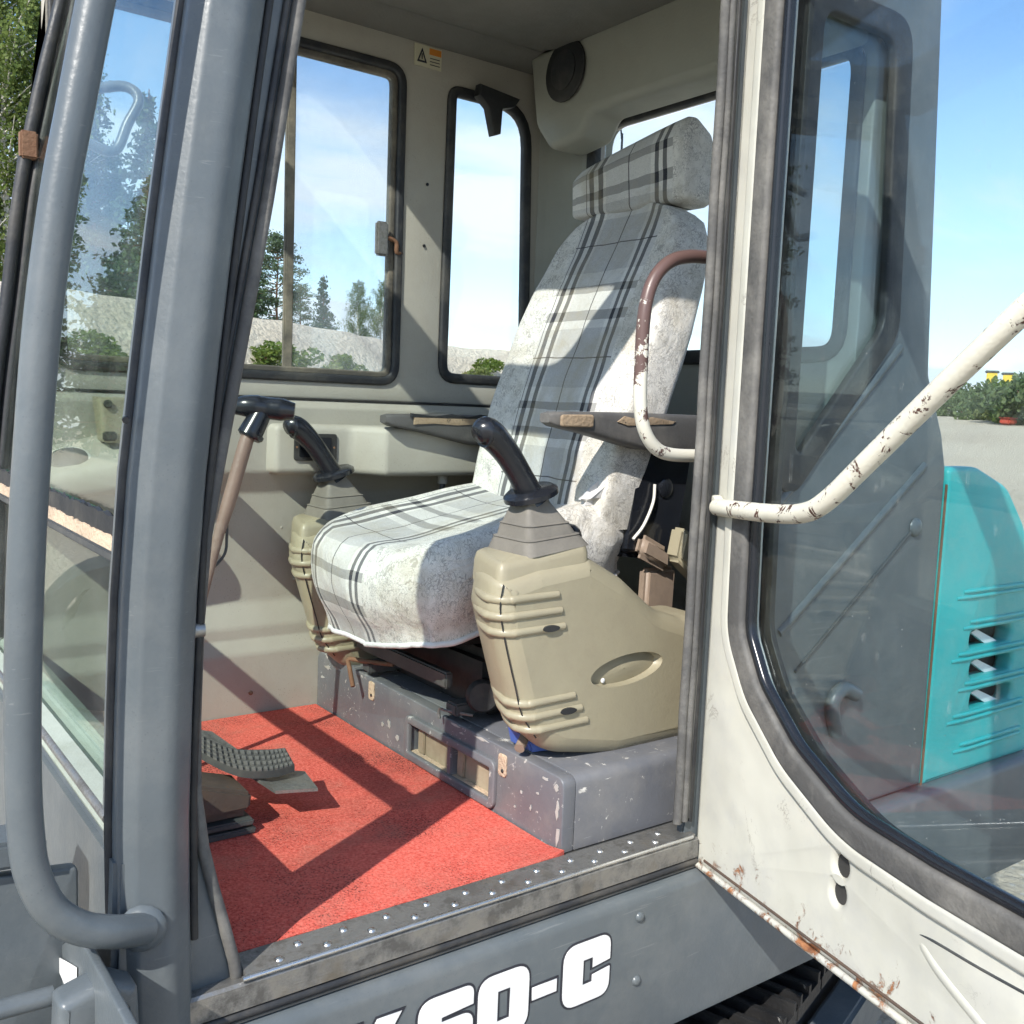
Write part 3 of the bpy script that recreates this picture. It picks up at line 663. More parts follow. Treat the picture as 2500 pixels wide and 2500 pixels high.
disc('socket', (1.30, 1.01, .735), (0, 0, 1), .014, .002, 'rust', cons, 12)
for x_, z_ in ((.93, .06), (1.06, .335), (.90, .50), (1.02, .47)): disc('screw', (x_, 1.0835 if z_ < .2 else 1.1205, z_), (0, -1, 0), .006, .004, 'rust' if z_ < .2 else 'beige', EX, 10, dome=1)
# front right dash seen through the windscreen
mound = []
for i in range(9):
    x = .40 + .024 * i; hgt = .605 + .006 * i; bot = .560 + .003 * i
    mound.append([Vector((x, b, c)) for b, c in rl([(.945, bot, .02), (.94, hgt, .045), (1.10, hgt + .06, .02), (1.11, bot)], 4)])
dash = loft('dash_mound', mound, 'beige', EX, True, 50)
box('shadow_bar', (.70, .885, .618), (.775, 1.085, .690), 'beige', dash, .012, 3)  # unseen bar behind the pillar, added to cast the diagonal shadow on the far wall
c0 = W(132, 872, 'Y', 1.0)
disc('air_vent', c0 + Vector((0, .01, -.01)), (-.25, -.5, .85), .052, .020, 'wire', dash, 24)
disc('vent_grille', c0 + Vector((0, .01, -.01)) + Vector((-.25, -.5, .85)) * .0170, (-.25, -.5, .85), .041, .006, 'vinyl', dash, 24)
b0, b1 = W(178, 748, 'Y', 1.02), W(236, 835, 'Y', 1.02)
sw = plate('switch_box', [rl([(b0.x, b0.z), (b1.x, b0.z), (b1.x + .005, b1.z, .012), (b0.x + .012, b1.z, .012)])], mXZ(1.02), .06, 'console', EX, .010, 3)
p = W(203, 762, 'Y', .99); disc('switch_socket', p, (0, -1, 0), .009, .008, 'black_matte', sw, 14)
p = W(207, 823, 'Y', .99); box('switch_slot', (p.x - .014, .984, p.z - .010), (p.x + .014, .996, p.z + .010), 'black_matte', sw, .003)

# rear wall, header, corner and speaker pod
rw = rrect(.092, .935, .955, 1.585, .06)
rear = plate('rear_wall', [[(.052, -.03), (1.12, -.03), (1.12, 1.76), (.052, 1.76)], rw], mYZ(1.89), .08, 'rear_beige', EX, .006)
plate('window_seal', [grow(rw, .014), grow(rw, -.022)], mYZ(1.856), .030, 'rubber', rear, .008)
plate('window_pane', [grow(rw, -.02)], mYZ(1.885), .005, 'glass_side', rear, 0, smooth=0)
pod = plate('rear_header', [rl([(.052, 1.76), (.052, 1.560, .02), (.800, 1.560, .04), (.838, 1.508, .04), (.970, 1.492, .06), (1.035, 1.57, .05), (1.06, 1.76)])], lambda a, b, c: Vector((1.765 + c - .06 * (b - 1.60), a, b)), .12, 'rear_beige', EX, .022, 4)
loft('rear_corner', [[Vector((a, b, z)) for a, b in rl([(1.778, 1.098), (1.800, 1.085, .02), (1.838, 1.03, .04), (1.853, .985, .01), (1.90, .985), (1.90, 1.11), (1.778, 1.11)], 5)] for z in (.0, 1.76)], 'rear_beige', EX, True, 50)
sp_c = W(1066, 133, 'X', 1.692)
disc('speaker_grille', sp_c + Vector((.004, 0, 0)), (-1, 0, 0), .079, .010, 'black_matte', pod, 32)
disc('speaker_cone', sp_c + Vector((-.006, 0, 0)), (-1, 0, 0), .050, .004, 'rubber', pod, 24)
# black bracket hanging in the rear corner
bk_ = [W(900, 160, 'Y', 1.06), W(975, 190, 'Y', 1.06), W(965, 205, 'Y', 1.06), W(942, 208, 'Y', 1.06), W(938, 255, 'Y', 1.06), W(925, 258, 'Y', 1.06), W(915, 205, 'Y', 1.06), W(897, 182, 'Y', 1.06)]
plate('corner_bracket', [[(p.x, p.z) for p in bk_]], mXZ(1.055), .03, 'black_matte', EX, .005)
# ceiling
plate('ceiling', [rl([(.50, -.03), (1.90, -.03), (1.90, 1.14), (.50, 1.14)]), rrect(.575, .12, .875, .98, .05)], mXY(1.775), .03, 'liner', EX, .004)
plate('ceiling_panel', [rrect(.93, .14, 1.70, .97, .08)], mXY(1.752), .018, 'liner', EX, .008, 3)
plate('skylight', [rrect(.565, .11, .885, .99, .05)], mXY(1.795), .006, 'glass_side', EX, 0, smooth=0)
extrude_profile('ceiling_beam', [(1.10, 1.730), (1.06, 1.734), (1.045, 1.745), (1.02, 1.750), (1.01, 1.762), (1.10, 1.762)], 'X', .52, 1.80, 'liner', EX, 40)
box('front_header', (.43, .0, 1.70), (.575, 1.10, 1.76), 'grey', EX, .01)
box('door_header', (.50, -.025, 1.685), (1.42, .05, 1.765), 'grey', EX, .01)
plate('roof', [rl([(.885, -.03, .03), (2.0, -.03, .03), (2.0, 1.15, .03), (.885, 1.15, .03)])], mXY(1.815), .045, 'grey', EX, .012)

# B-pillar with weathered door seal
bpil = box('rear_pillar', (1.352, .000, -.03), (1.402, .020, 1.76), 'grey', EX, .004)
extrude_pts = []
for z0, z1 in ((.036, 1.70),):
    for k_, (x_, y_, r_) in enumerate(((1.332, -.002, .0085), (1.3435, -.008, .0065), (1.353, -.005, .0050))):
        tube('door_seal', [(x_ + .0012 * math.sin(q_ * 2.1 + k_), y_, z0 + (z1 - z0) * q_ / 16 + .004 * k_ * (q_ == 0)) for q_ in range(17)], r_, 'rubber_grey', bpil, 12, 2)
    tube('seal_groove', [(1.361, -.006, z0), (1.361, -.006, z1)], .005, 'black_matte', bpil, 8)
def m_loop():
    t = NT('worn_grab_paint')
    z = t.n('ShaderNodeSeparateXYZ', {0: t.co()}).outputs[2]
    f = t.ramp(t.math('ADD', z, t.math('MULTIPLY', t.math('SUBTRACT', t.noise(34, 7, .72), .5), 1.15)), .84, .87)
    c = t.mix(f, (0.68, 0.655, 0.56), (0.125, 0.075, 0.066))
    return t.pbr(c, .38, 0, t.bump(f, .2, .002))
M['loop'] = m_loop()
lpn = [W(x, y, 'Y', .085) for x, y in ((1350, 487), (1300, 484), (1262, 495), (1232, 530), (1216, 590), (1210, 680), (1208, 760), (1216, 812), (1238, 846), (1270, 858), (1330, 860))]
tube('grab_loop', lpn, .0125, 'loop', EX, 16, 5)

# rear quarter panel with its window
qo = rl([(1.395, -.055), (2.155, -.055), (2.150, .70, .03), (2.125, .775, .05), (2.052, .905, .03), (2.045, .98), (1.985, 1.70, .03), (1.97, 1.765), (1.395, 1.765)])
qh = rl([(1.535, .69, .05), (1.60, .655, .04), (1.905, .985, .09), (1.870, 1.60, .06), (1.535, 1.60, .05)])
qp = plate('rear_quarter_panel', [qo, qh], mXZ(.025), .05, 'grey', EX, .012, 3)
plate('quarter_seal', [grow(qh, .012), rl([(1.598, .74, .05), (1.615, .730, .02), (1.862, .995, .08), (1.828, 1.56, .05), (1.598, 1.56, .04)])], mXZ(.004), .022, 'rubber', qp, .006)
plate('quarter_pane', [grow(qh, -.02)], mXZ(.012), .005, 'glass_quarter', qp, 0, smooth=0)
for (ax_, ay_), (bx_, by_) in (((1470, 1195), (1745, 878)), ((1428, 1005), (1700, 655))):
    a, b = W(ax_, ay_, 'Y', -.001), W(bx_, by_, 'Y', -.001); tube('pressed_rib', [a + Vector((0, .005, 0)), b + Vector((0, .005, 0))], .011, 'grey', qp, 10)
a, b = W(1500, 1268, 'Y', -.001), W(1722, 1000, 'Y', -.001); tube('pressed_crease', [a, b], .0035, 'grey_dark', qp, 8)
disc('cap', W(1727, 995, 'Y', -.001), (0, -1, 0), .022, .010, 'grey', qp, 16, dome=1)
tube('hose_guard', [W(x, y, 'Y', -.01) for x, y in ((1578, 1385), (1570, 1330), (1590, 1300), (1615, 1310))], .016, 'grey', qp, 10, 5)
box('quarter_closing', (1.40, .05, -.05), (2.14, .07, .60), 'grey_dark', qp, .002)
box('engine_deck', (1.96, .052, -.05), (2.162, 1.1, .705), 'grey_dark', EX, .01)

# turquoise engine hood
ho = rl([(2.168, -.06, .01), (2.168, .700, .02), (2.29, .700, .10), (2.44, .650, .12), (2.54, .55, .12), (2.62, .38, .15), (2.66, .15, .1), (2.66, -.06, .02)])
slots = []
for y0 in (1212, 1268, 1325):
    a, b = W(1852, y0, 'Y', -.02), W(1926, y0 - 16, 'Y', -.02); c = (a.z + b.z) / 2
    slots.append(rrect(a.x - .01, c - .022, b.x, c + .022, .020))
hood = plate('engine_hood', [ho] + slots, mXZ(.027), .05, 'teal', EX, .012, 3)
plate('hood_core', [grow(ho, -.004)], mXZ(.58), .90, 'teal', hood, .03, 3)
hood_in = box('hood_dark_box', (2.36, .053, -.02), (2.64, .125, .36), 'black_matte', hood, .002)  # black box behind the slots, stands in for the shade inside the hood
for k in range(3):
    c = sum(p[1] for p in slots[k]) / len(slots[k]); x0 = min(p[0] for p in slots[k])
    hexa('sunlit_slat', [Vector((x0 + a_, y_, c + b_)) for y_ in (.022, .030) for a_, b_ in ((.035, .012), (.06, .018), (.12, -.030), (.17, -.024))], 'white', hood, 0)  # white pieces stand in for sunlight caught on a plate inside the slots
cs = [sum(p[1] for p in sl) / len(sl) for sl in slots]; pitch = cs[0] - cs[1]
for k in range(-1, 6):
    z = cs[0] + pitch * .5 - pitch * k; x0 = 2.26 if k % 2 else 2.30
    for dz in (-.006, .008): tube('hood_rib', [(x0 + 2 * dz, .005, z + dz), (x0 + .05, .0015, z + dz), (2.605, .0015, z + dz)], .0055, 'teal', hood, 8)
tube('hood_edge', [(2.1625, .004, z) for z in (-.06, .1, .3, .5, .66)], .003, 'rust', hood, 6)

# lower right: track with shoes, track frame
tr = bpy.data.objects.new('track', None); col.objects.link(tr); tr.parent = EX; tr.location = Vector((1.87, .03, -.46)) - Vector(EX.location)
tr.rotation_euler[2] = math.atan2(.31, .95)
shoe = None
for k in range(-12, 8):
    if shoe is None:
        bm = bmesh.new()
        for (x0, x1, z0, z1) in ((0, .142, -.03, 0), (.008, .020, 0, .024), (.062, .076, 0, .020), (.122, .134, 0, .024)):
            vv = [bm.verts.new((x, y, z)) for z in (z0, z1) for y in (0, .45) for x in (x0, x1)]
            for f in ((0, 1, 3, 2), (4, 6, 7, 5), (0, 4, 5, 1), (2, 3, 7, 6), (0, 2, 6, 4), (1, 5, 7, 3)): bm.faces.new([vv[i] for i in f])
        bmesh.ops.recalc_face_normals(bm, faces=bm.faces[:])
        sm = bpy.data.meshes.new('track_shoe'); bm.to_mesh(sm); bm.free(); sm.materials.append(M['track']); shoe = sm
    o = bpy.data.objects.new('track_shoe', shoe); col.objects.link(o); o.parent = tr; o.location = (k * .152, 0, 0)
for nm, a, b, m in (('track_frame', (-1.9, .05, -.42), (1.1, .40, -.05), 'grey_dark'), ('track_guard', (-.20, -.05, -.26), (.55, .03, -.12), 'grey')):
    o = box(nm, a, b, m, None, .01); o.parent = tr

# ------------------------------------------------------------------ open door
H = Vector((1.385, -.005, 0)); DD = Vector((-.235, -.972, 0)).normalized(); DN = Vector((DD.y, -DD.x, 0))
def mD(c0=0): return lambda a, b, c: H + DD * a + DN * (c + c0) + Vector((0, 0, b))
def Wd(px, py, c=0.0):
    d = _r2 * ((px * S - 1250) / FPX) - _u2 * ((py * S - 1250) / FPX) + _f
    t = ((H + DN * c - CAM).dot(DN)) / d.dot(DN); return CAM + d * t
do = rl([(-.006, -.052, .004), (.885, -.040, .03), (.870, .60, .02), (.81, 1.15, .05), (.77, 1.68, .04), (-.006, 1.68, .004)])
dh = rl([(.100, .60, .25), (.105, .42, .10), (.160, .335, .12), (.260, .258, .20), (.400, .199, .25), (.565, .192, .3), (.800, .195, .08), (.775, .60, .1), (.72, 1.15, .1), (.68, 1.60, .05), (.100, 1.60, .05)], 8)
def m_door():
    t = NT('cream_door_paint')
    z = t.n('ShaderNodeSeparateXYZ', {0: t.co()}).outputs[2]
    base = t.mix(t.ramp(t.noise(2.6, 5, .6), .3, .7), (0.49, 0.48, 0.415), (0.57, 0.56, 0.49))
    base = t.mix(t.ramp(t.noise(4.4, 6, .7), .48, .72, 0, .5), base, (0.38, 0.38, 0.385))  # greyish patches put soft reflections into the paint colour
    low_ = t.ramp(z, -.055, .17, 1, 0)
    rn = t.noise(20, 9, .74, dist=.8)
    rm = t.ramp(t.math('ADD', rn, t.math('MULTIPLY', t.math('POWER', low_, 2.6), .28)), .74, .80)
    rc = t.mix(t.ramp(t.noise(70, 4), .35, .65), (0.15, .06, .03), (0.42, .19, .085))
    base = t.mix(rm, base, rc)
    cn = t.ramp(t.noise(7, 8, .70, t.map(t.co(), (1.6, 1.6, .7), (.6, .3, 0)), .9), .495, .502); cn2 = t.ramp(t.noise(7, 8, .70, t.map(t.co(), (1.6, 1.6, .7), (.6, .3, 0)), .9), .506, .513)
    crk = t.math('MULTIPLY', t.math('SUBTRACT', cn, cn2), t.math('MULTIPLY', t.ramp(t.noise(5, 3), .57, .64), .75))
    base = t.mix(crk, base, (.12, .09, .07))
    return t.pbr(base, t.ramp(t.noise(12, 4), .3, .7, .30, .48), 0, t.bump(t.math('SUBTRACT', t.noise(5, 2, .5), t.math('MULTIPLY', rm, .1)), .55, .03))
M['door_paint'] = m_door()
hl = [[(u_ + .0145 * math.cos(k * math.pi / 12), z_ + .0185 * math.sin(k * math.pi / 12)) for k in range(24)] for u_, z_ in ((.386, .117), (.384, .072))]
door = plate('door', [do, dh] + hl, mD(-.018), .036, 'door_paint', EX, .011, 4)
plate('door_backing', [grow(do, -.012), grow(dh, .02)], mD(-.075), .012, 'black_matte', door, .002)
for l_ in hl: plate('hole_shade_disc', [grow(l_, .004)], mD(-.010), .003, 'black_matte', door, 0)  # black discs set in the holes to paint their inside as shade
# raised lip that frames the glass on the inner face
plate('glass_lip', [grow(dh, .064), grow(dh, .036)], mD(.001), .018, 'door_paint', door, .0085, 5)
plate('door_seal', [grow(dh, .040), grow(dh, -.004)], mD(.001), .022, 'rubber_grey', door, .008, 3)
plate('glass_bead', [grow(dh, -.002), grow(dh, -.020)], mD(-.006), .020, 'black', door, .008, 3)
plate('door_glass', [grow(dh, -.012)], mD(-.012), .005, 'glass_door', door, 0, smooth=0)
dg = tube('door_edge', [H + DD * a + DN * .004 + Vector((0, 0, -.050 + .0135 * a)) for a in (-.004, .3, .6, .88)], .006, 'door_paint', door, 8)
tube('edge_groove', [H + DD * a + DN * .0002 + Vector((0, 0, -.036 + .0135 * a)) for a in (.03, .3, .6, .88)], .0028, 'rust_dark', door, 6)
# pressed swage on the lower panel
ra = [Wd(x, y, .0) for x, y in ((1722, 1758), (1742, 1790), (1775, 1840), (1860, 1945))]
tube('pressed_swage', [p - DN * .0122 for p in ra], [.008, .014, .015, .015], 'door_paint', door, 12, 4)
rb = [Wd(x, y, .0) for x, y in ((1722, 1758), (1760, 1775), (1850, 1828), (1990, 1905))]
tube('pressed_crease', [p - DN * .0025 for p in rb], [.002, .0035, .0035, .0035], 'grey_dark', door, 10, 4)
# dent beside the lock holes
dp = Wd(1570, 1725); ring0 = []
# long pull bar with flaking paint
hb = [Wd(1353, 957, .012), Wd(1400, 963, .030), Wd(1460, 969, .046), Wd(1515, 968, .055), Wd(1560, 945, .060), Wd(1640, 868, .060), Wd(1780, 730, .060), Wd(1932, 585, .060), Wd(2060, 470, .055)]
pb = tube('pull_bar', hb, .0155, 'cream_chip', door, 18, 6)
disc('bar_mount', Wd(1356, 950, .004), DN, .016, .016, 'door_paint', pb, 14)
disc('bar_bolt', Wd(1350, 955, .020), DN, .007, .006, 'rust', pb, 10)

# ------------------------------------------------------------------ seat riser (bolted box behind the footwell)
fw = rrect(.282, .022, .606, .098, .008)
ri = plate('seat_riser', [rl([(.068, .002), (1.083, .002), (1.083, .150, .03), (.068, .140, .02)]), fw], mYZ(1.125), .030, 'grey_chip', EX, .003, 2)
plate('riser_body', [rl([(.068, .002), (1.083, .002), (1.083, .150, .02), (.068, .142, .025)])], mYZ(1.501), .722, 'grey_chip', ri, .002, 1)
plate('recess_frame', [grow(fw, .012), grow(fw, -.006)], mYZ(1.107), .012, 'grey_chip', ri, .003)
box('recess_floor', (1.112, .285, .022), (1.140, .604, .028), 'sand', ri, 0)
for y0, y1 in ((.300, .432), (.452, .590)):
    c = box('fuse_cover', (1.124, y0, .026), (1.136, y1, .094), 'cover', ri, .003)
    box('cover_tab', (1.118, y1 - .03, .030), (1.124, y1 - .006, .090), 'cover', c, .002)
box('recess_divider', (1.108, .434, .020), (1.130, .450, .097), 'grey_chip', ri, .002)
for y, z in ((.785, .118), (.252, .108)):
    lp_ = rl([(y - .013, z - .022, .008), (y + .013, z - .022, .008), (y + .013, z + .022, .008), (y - .013, z + .022, .008)])
    c = plate('worn_mount', [lp_], mYZ(1.1085), .004, 'sand', ri, .001); disc('bolt_hole', (1.1065, y - .003, z - .010), (-1, 0, 0), .004, .002, 'black_matte', c, 8)

rr = random.Random(8)
def chip(cy_, cz_, ry_, rz_, n=11):
    lp_ = [(cy_ + ry_ * rr.uniform(.35, 1.1) * math.cos(2 * math.pi * k / n), cz_ + rz_ * rr.uniform(.35, 1.1) * math.sin(2 * math.pi * k / n)) for k in range(n)]
    plate('bare_patch', [lp_], mYZ(1.1094), .0014, 'bare', ri, 0, smooth=0)
for cy_, cz_, ry_, rz_ in ((.078, .032, .008, .026), (.082, .080, .006, .020), (.088, .118, .010, .008), (.120, .125, .014, .004), (.33, .137, .03, .004), (.42, .138, .02, .003), (.40, .128, .010, .003), (.70, .060, .008, .012), (.66, .040, .010, .008), (.73, .052, .006, .006), (1.02, .118, .02, .006), (.97, .128, .03, .005), (1.05, .085, .012, .004), (.19, .075, .004, .004), (.16, .055, .003, .006), (.14, .090, .005, .003), (.21, .040, .004, .003)): chip(cy_, cz_, ry_, rz_)
# ------------------------------------------------------------------ red floor mat
rr = random.Random(5)
xs = np.linspace(.40, 1.106, 40); ys = np.linspace(.050, 1.080, 56); vs = []; fs = []
for i, x in enumerate(xs):
    for j, y in enumerate(ys):
        e = 0
        if j == 0: e = .003 * math.sin(i * 1.3) + .002
        z = .007 + .0012 * mnoise.noise(Vector((x * 9, y * 9, 0)))
        if x > 1.04 and y < .10: z += .010 * (x - 1.04) / .07 * (.10 - y) / .05
        vs.append((x, y + e, z))
n0 = len(vs); vs += [(x, y, .0005) for x, y, z in vs]
nj = len(ys)
for i in range(len(xs) - 1):
    for j in range(nj - 1):
        a = i * nj + j; fs.append((a, a + 1, a + nj + 1, a + nj)); b = a + n0; fs.append((b, b + nj, b + nj + 1, b + 1))
for i in range(len(xs) - 1):
    for j in (0, nj - 1): a = i * nj + j; fs.append((a, a + nj, a + nj + n0, a + n0))
for j in range(nj - 1):
    for i in (0, len(xs) - 1): a = i * nj + j; fs.append((a, a + 1, a + 1 + n0, a + n0))
tag(link('floor_mat', mesh_from('floor_mat', vs, fs), 'mat', None, 40), 'bright red crumb rubber mat covering the cab floor', 'floor mat')

# ------------------------------------------------------------------ operator seat
YC = .615
SE = root('operator_seat', 'high backed operator seat in worn grey and white plaid cover', 'seat', (1.25, YC, .155))
def sup(t, a, b, e):
    c, s = math.cos(t), math.sin(t)
    return a * math.copysign(abs(c) ** e, c), b * math.copysign(abs(s) ** e, s)
NC = 96
def cush_top(x, y):
    q = (y - YC) / .25
    return .503 + .175 * (x - .98) + .030 * abs(q) ** 3 - .010 * math.exp(-((x - 1.12) / .10) ** 2 - (q / .5) ** 2) + .005 * mnoise.noise(Vector((x * 9, y * 9, 3)))
cxs, hx, hy = 1.245, .294, .264
P = []; UV = []
for k, f in enumerate([0, .12, .25, .4, .55, .68, .8, .88, .94, .98, 1.0]):
    row = []; ur = []
    for j in range(NC + 1):
        t = math.pi + 2 * math.pi * j / NC; a, b = sup(t, hx, hy, .40)
        x, y = cxs + a * f, YC + b * f; drop = .040 * max(0, (f - .84) / .16) ** 2.4
        row.append(Vector((x, y, cush_top(x, y) - drop))); ur.append((-(b * f) + .070, a * f + .12))
    P.append(row); UV.append(ur)
edge = P[-1]; euv = UV[-1]; hem_pts = None
for k in range(1, 13):
    f = k / 12; row = []; ur = []
    for j in range(NC + 1):
        e = edge[j]; t = math.pi + 2 * math.pi * j / NC; c, s_ = math.cos(t), math.sin(t)
        front = max(0, -c)
        hemz = .280 + .075 * max(0, -(e.y - YC) / .25) * .6 + .10 * max(0, (e.x - 1.05) / .40)
        z = e.z + (hemz - e.z) * f
        fold = (.004 * math.sin(j * .5) + .003 * math.sin(j * 1.3 + 1)) * f + .004 * mnoise.noise(Vector((e.x * 12, e.y * 12, f * 3)))
        bul = .016 * math.sin(math.pi * min(1, f * 1.25)) - .050 * front * f ** 1.4
        n = Vector((c, s_, 0)); p = Vector((e.x, e.y, 0)) + n * (bul + fold); p.z = z
        L = (e.z - z); row.append(p); ur.append((euv[j][0] - s_ * L, euv[j][1] + c * L))
    P.append(row); UV.append(ur); hem_pts = row
cu_ = grid('cushion', P, UV, 'fabric', SE)
tube('piping', [p for p in hem_pts], .0062, 'piping', cu_, 8, 0, False)
# cushion pan under the cover
box('cushion_pan', (1.06, .42, .30), (1.46, .82, .40), 'black_matte', SE, .02)
# backrest
def backrow(z):
    xf = interp([(.52, 1.400), (.60, 1.418), (.70, 1.440), (.85, 1.484), (1.0, 1.540), (1.10, 1.582), (1.20, 1.632), (1.26, 1.662), (1.30, 1.68)], z)
    w = interp([(.52, .250), (.62, .258), (.80, .264), (.98, .262), (1.08, .250), (1.16, .232), (1.21, .214), (1.25, .190), (1.28, .135), (1.30, .05)], z)
    dp_ = interp([(.52, .13), (.9, .16), (1.15, .15), (1.24, .115), (1.30, .03)], z)
    return xf, w, dp_
P = []; UV = []; NB = 72
for i in range(44):
    z = .54 + (1.292 - .54) * i / 43; xf, w, dp_ = backrow(z); row = []; ur = []; L = 0; prev = None; pts = []
    for j in range(NB + 1):
        t = math.pi * 1.5 - 2 * math.pi * (j + .0) / NB * 1.0 + math.pi * .5      # start at the rear seam
        a, b = sup(t, dp_ / 2, w, .45)
        q = b / w if w else 0
        x = xf + dp_ / 2 + a
        if a < 0: x -= .026 * abs(q) ** 3 * min(1, w / .2) - .006 * (1 - q * q); x += .004 * mnoise.noise(Vector((b * 14, z * 12, 2)))
        pts.append(Vector((x, YC - .012 + b, z)))
    mid = NB // 2; arc = [0] * (NB + 1)
    for j in range(mid + 1, NB + 1): arc[j] = arc[j - 1] + (pts[j] - pts[j - 1]).length
    for j in range(mid - 1, -1, -1): arc[j] = arc[j + 1] - (pts[j] - pts[j + 1]).length
    sg = 1 if pts[mid + 3].y < pts[mid].y else -1
    # lateral coordinate: arc from the front centre line, flat across the front
    P.append(pts); UV.append([(sg * arc[j] - .01, z * 1.07 - .158) for j in range(NB + 1)])
grid('backrest', P, UV, 'fabric', SE)
# headrest: a boxy block with a ridge on top, its far end lower
hp_ = rl([(1.672, 1.282, .022), (1.662, 1.425, .020), (1.692, 1.482, .022), (1.760, 1.440, .030), (1.785, 1.350, .030), (1.770, 1.278, .020)], 5)
cxh, czh = 1.72, 1.36; NP = len(hp_); P = []; UV = []
arc = [0]
for k in range(1, NP + 1): arc.append(arc[-1] + (Vector(hp_[k % NP]) - Vector(hp_[k - 1])).length)
for y_, k_ in ((.404, .02), (.404, .55), (.408, .84), (.416, .95), (.430, 1.0), (.47, 1.012), (.53, 1.016), (.60, 1.012), (.67, 1.01), (.74, 1.0), (.775, .985), (.792, .93), (.800, .80), (.803, .5), (.803, .02)):
    f = (y_ - .42) / .38; hs = 1 - .36 * max(0, f) ** 1.1; row = []; ur = []
    for k in range(NP + 1):
        x, z = hp_[k % NP]; x = cxh + (x - cxh) * k_; z = czh + (z - czh) * k_; z = 1.280 + (z - 1.280) * hs
        w_ = .004 * mnoise.noise(Vector((x * 18, y_ * 18, z * 18)))
        row.append(Vector((x + w_ - .012 * max(0, f), y_, z + w_)))
        ur.append((max((.575 - y_) + .015, -.143) if y_ > .425 else .30 + (1 - k_) * .1, arc[k] + .855))
    P.append(row); UV.append(ur)
hd = grid('headrest', P, UV, 'fabric', SE)
for y in (.55, .68): tube('headrest_post', [(1.725, y, 1.18), (1.73, y, 1.33)], .007, 'alu', hd, 8)
# armrests with split vinyl
def armrest(y, x0, x1, z0):
    s = .028
    a = loft('armrest', [[Vector((x, y + q * wd, z0 + zt + (b if b > 0 else b * dp2))) for q, b in rl([(-1, -1, .3), (1, -1, .3), (1, .0, .25), (-1, .0, .25)], 3)] for x, wd, dp2, zt in
        ((x0, s * .55, .018, .000), (x0 + .02, s * .9, .030, .004), (x0 + .10, s, .045, .006), (x0 + .25, s * 1.05, .078, .008), (x1, s, .088, .008))], 'vinyl', SE, True, 45)
    return a
ar = armrest(.325, 1.232, 1.66, .788)
ragged_pts = [(1.262, 1.335), (1.40, 1.47)]
tb = plate('torn_foam', [rl([(.0, .0, .006), (.085, .0, .006), (.085, .026, .008), (.0, .024, .008)])], lambda a, b, c: Vector((1.250 + a, .296 + c, .763 + b)), .008, 'foam', ar, .003)
tb = plate('torn_foam', [rl([(.0, .008), (.03, .0), (.16, .006), (.17, .012), (.10, .020), (.06, .014), (.02, .020)])], lambda a, b, c: Vector((1.40 + a, .2965 + c, .768 + b)), .006, 'foam', ar, .001)
al = armrest(.945, 1.208, 1.60, .764)
plate('torn_foam', [rl([(.0, .0), (.06, .003), (.13, .0), (.20, .004), (.20, .018), (.15, .022), (.10, .017), (.04, .022), (.0, .018)])], lambda a, b, c: Vector((1.28 + a, .9165 + c, .744 + b)), .006, 'foam', al, .001)
plate('vinyl_tear', [rl([(.0, .0), (.25, .0), (.25, .008), (.21, .012), (.17, .005), (.12, .011), (.07, .004), (.0, .010)])], lambda a, b, c: Vector((1.27 + a, .9155 + c, .762 + b)), .006, 'black_matte', al, .001)
# suspension and slide rails under the cushion
su = box('suspension', (1.17, .40, .150), (1.62, .83, .285), 'black_matte', SE, .02)
for y in (.43, .80): box('slide_rail', (1.10, y - .02, .160), (1.64, y + .02, .186), 'grey_dark', SE, .004)
sr = box('front_rail', (1.105, .46, .205), (1.125, .86, .240), 'grey_dark', SE, .004)
disc('adjuster', (1.15, .39, .205), (-.5, -1, .1), .034, .022, 'black_matte', SE, 18)
tube('adjust_bar', [(1.14, .74, .188), (1.10, .80, .186), (1.078, .845, .184), (1.073, .830, .165), (1.070, .806, .128)], .0055, 'rust', SE, 10, 5)
tube('latch_rod', [(1.13, .39, .165), (1.095, .435, .168), (1.092, .46, .166), (1.093, .46, .145)], .003, 'alu', SE, 6, 3)
# recliner shell, seat belt stub and levers at the near rear corner
rc = hexa('recliner_cover', [Vector(v) for v in ((1.47, .345, .48), (1.66, .345, .46), (1.47, .40, .48), (1.66, .40, .46), (1.50, .345, .735), (1.70, .345, .735), (1.50, .40, .735), (1.70, .40, .735))], 'black', SE, .02, 3)
disc('pivot', (1.60, .346, .63), (0, -1, 0), .022, .006, 'black', rc, 18)
tube('belt_wire', [(1.50, .335, .52), (1.53, .335, .55), (1.555, .335, .60), (1.56, .338, .64)], .0035, 'wire', rc, 6, 4)
hexa('recline_lever', [Vector(v) for v in ((1.50, .31, .485), (1.60, .31, .44), (1.50, .345, .485), (1.60, .345, .44), (1.515, .31, .535), (1.60, .31, .495), (1.515, .345, .535), (1.60, .345, .495))], 'tan', SE, .014, 3)
hexa('belt_anchor', [Vector(v) for v in ((1.59, .28, .475), (1.74, .28, .36), (1.59, .33, .475), (1.74, .33, .36), (1.605, .28, .55), (1.76, .28, .445), (1.605, .33, .55), (1.76, .33, .445))], 'console', SE, .01, 3)
hexa('slide_bracket', [Vector(v) for v in ((1.545, .335, .24), (1.64, .335, .24), (1.545, .37, .24), (1.64, .37, .24), (1.55, .335, .45), (1.645, .335, .45), (1.55, .37, .45), (1.645, .37, .45))], 'tan', SE, .01, 3)
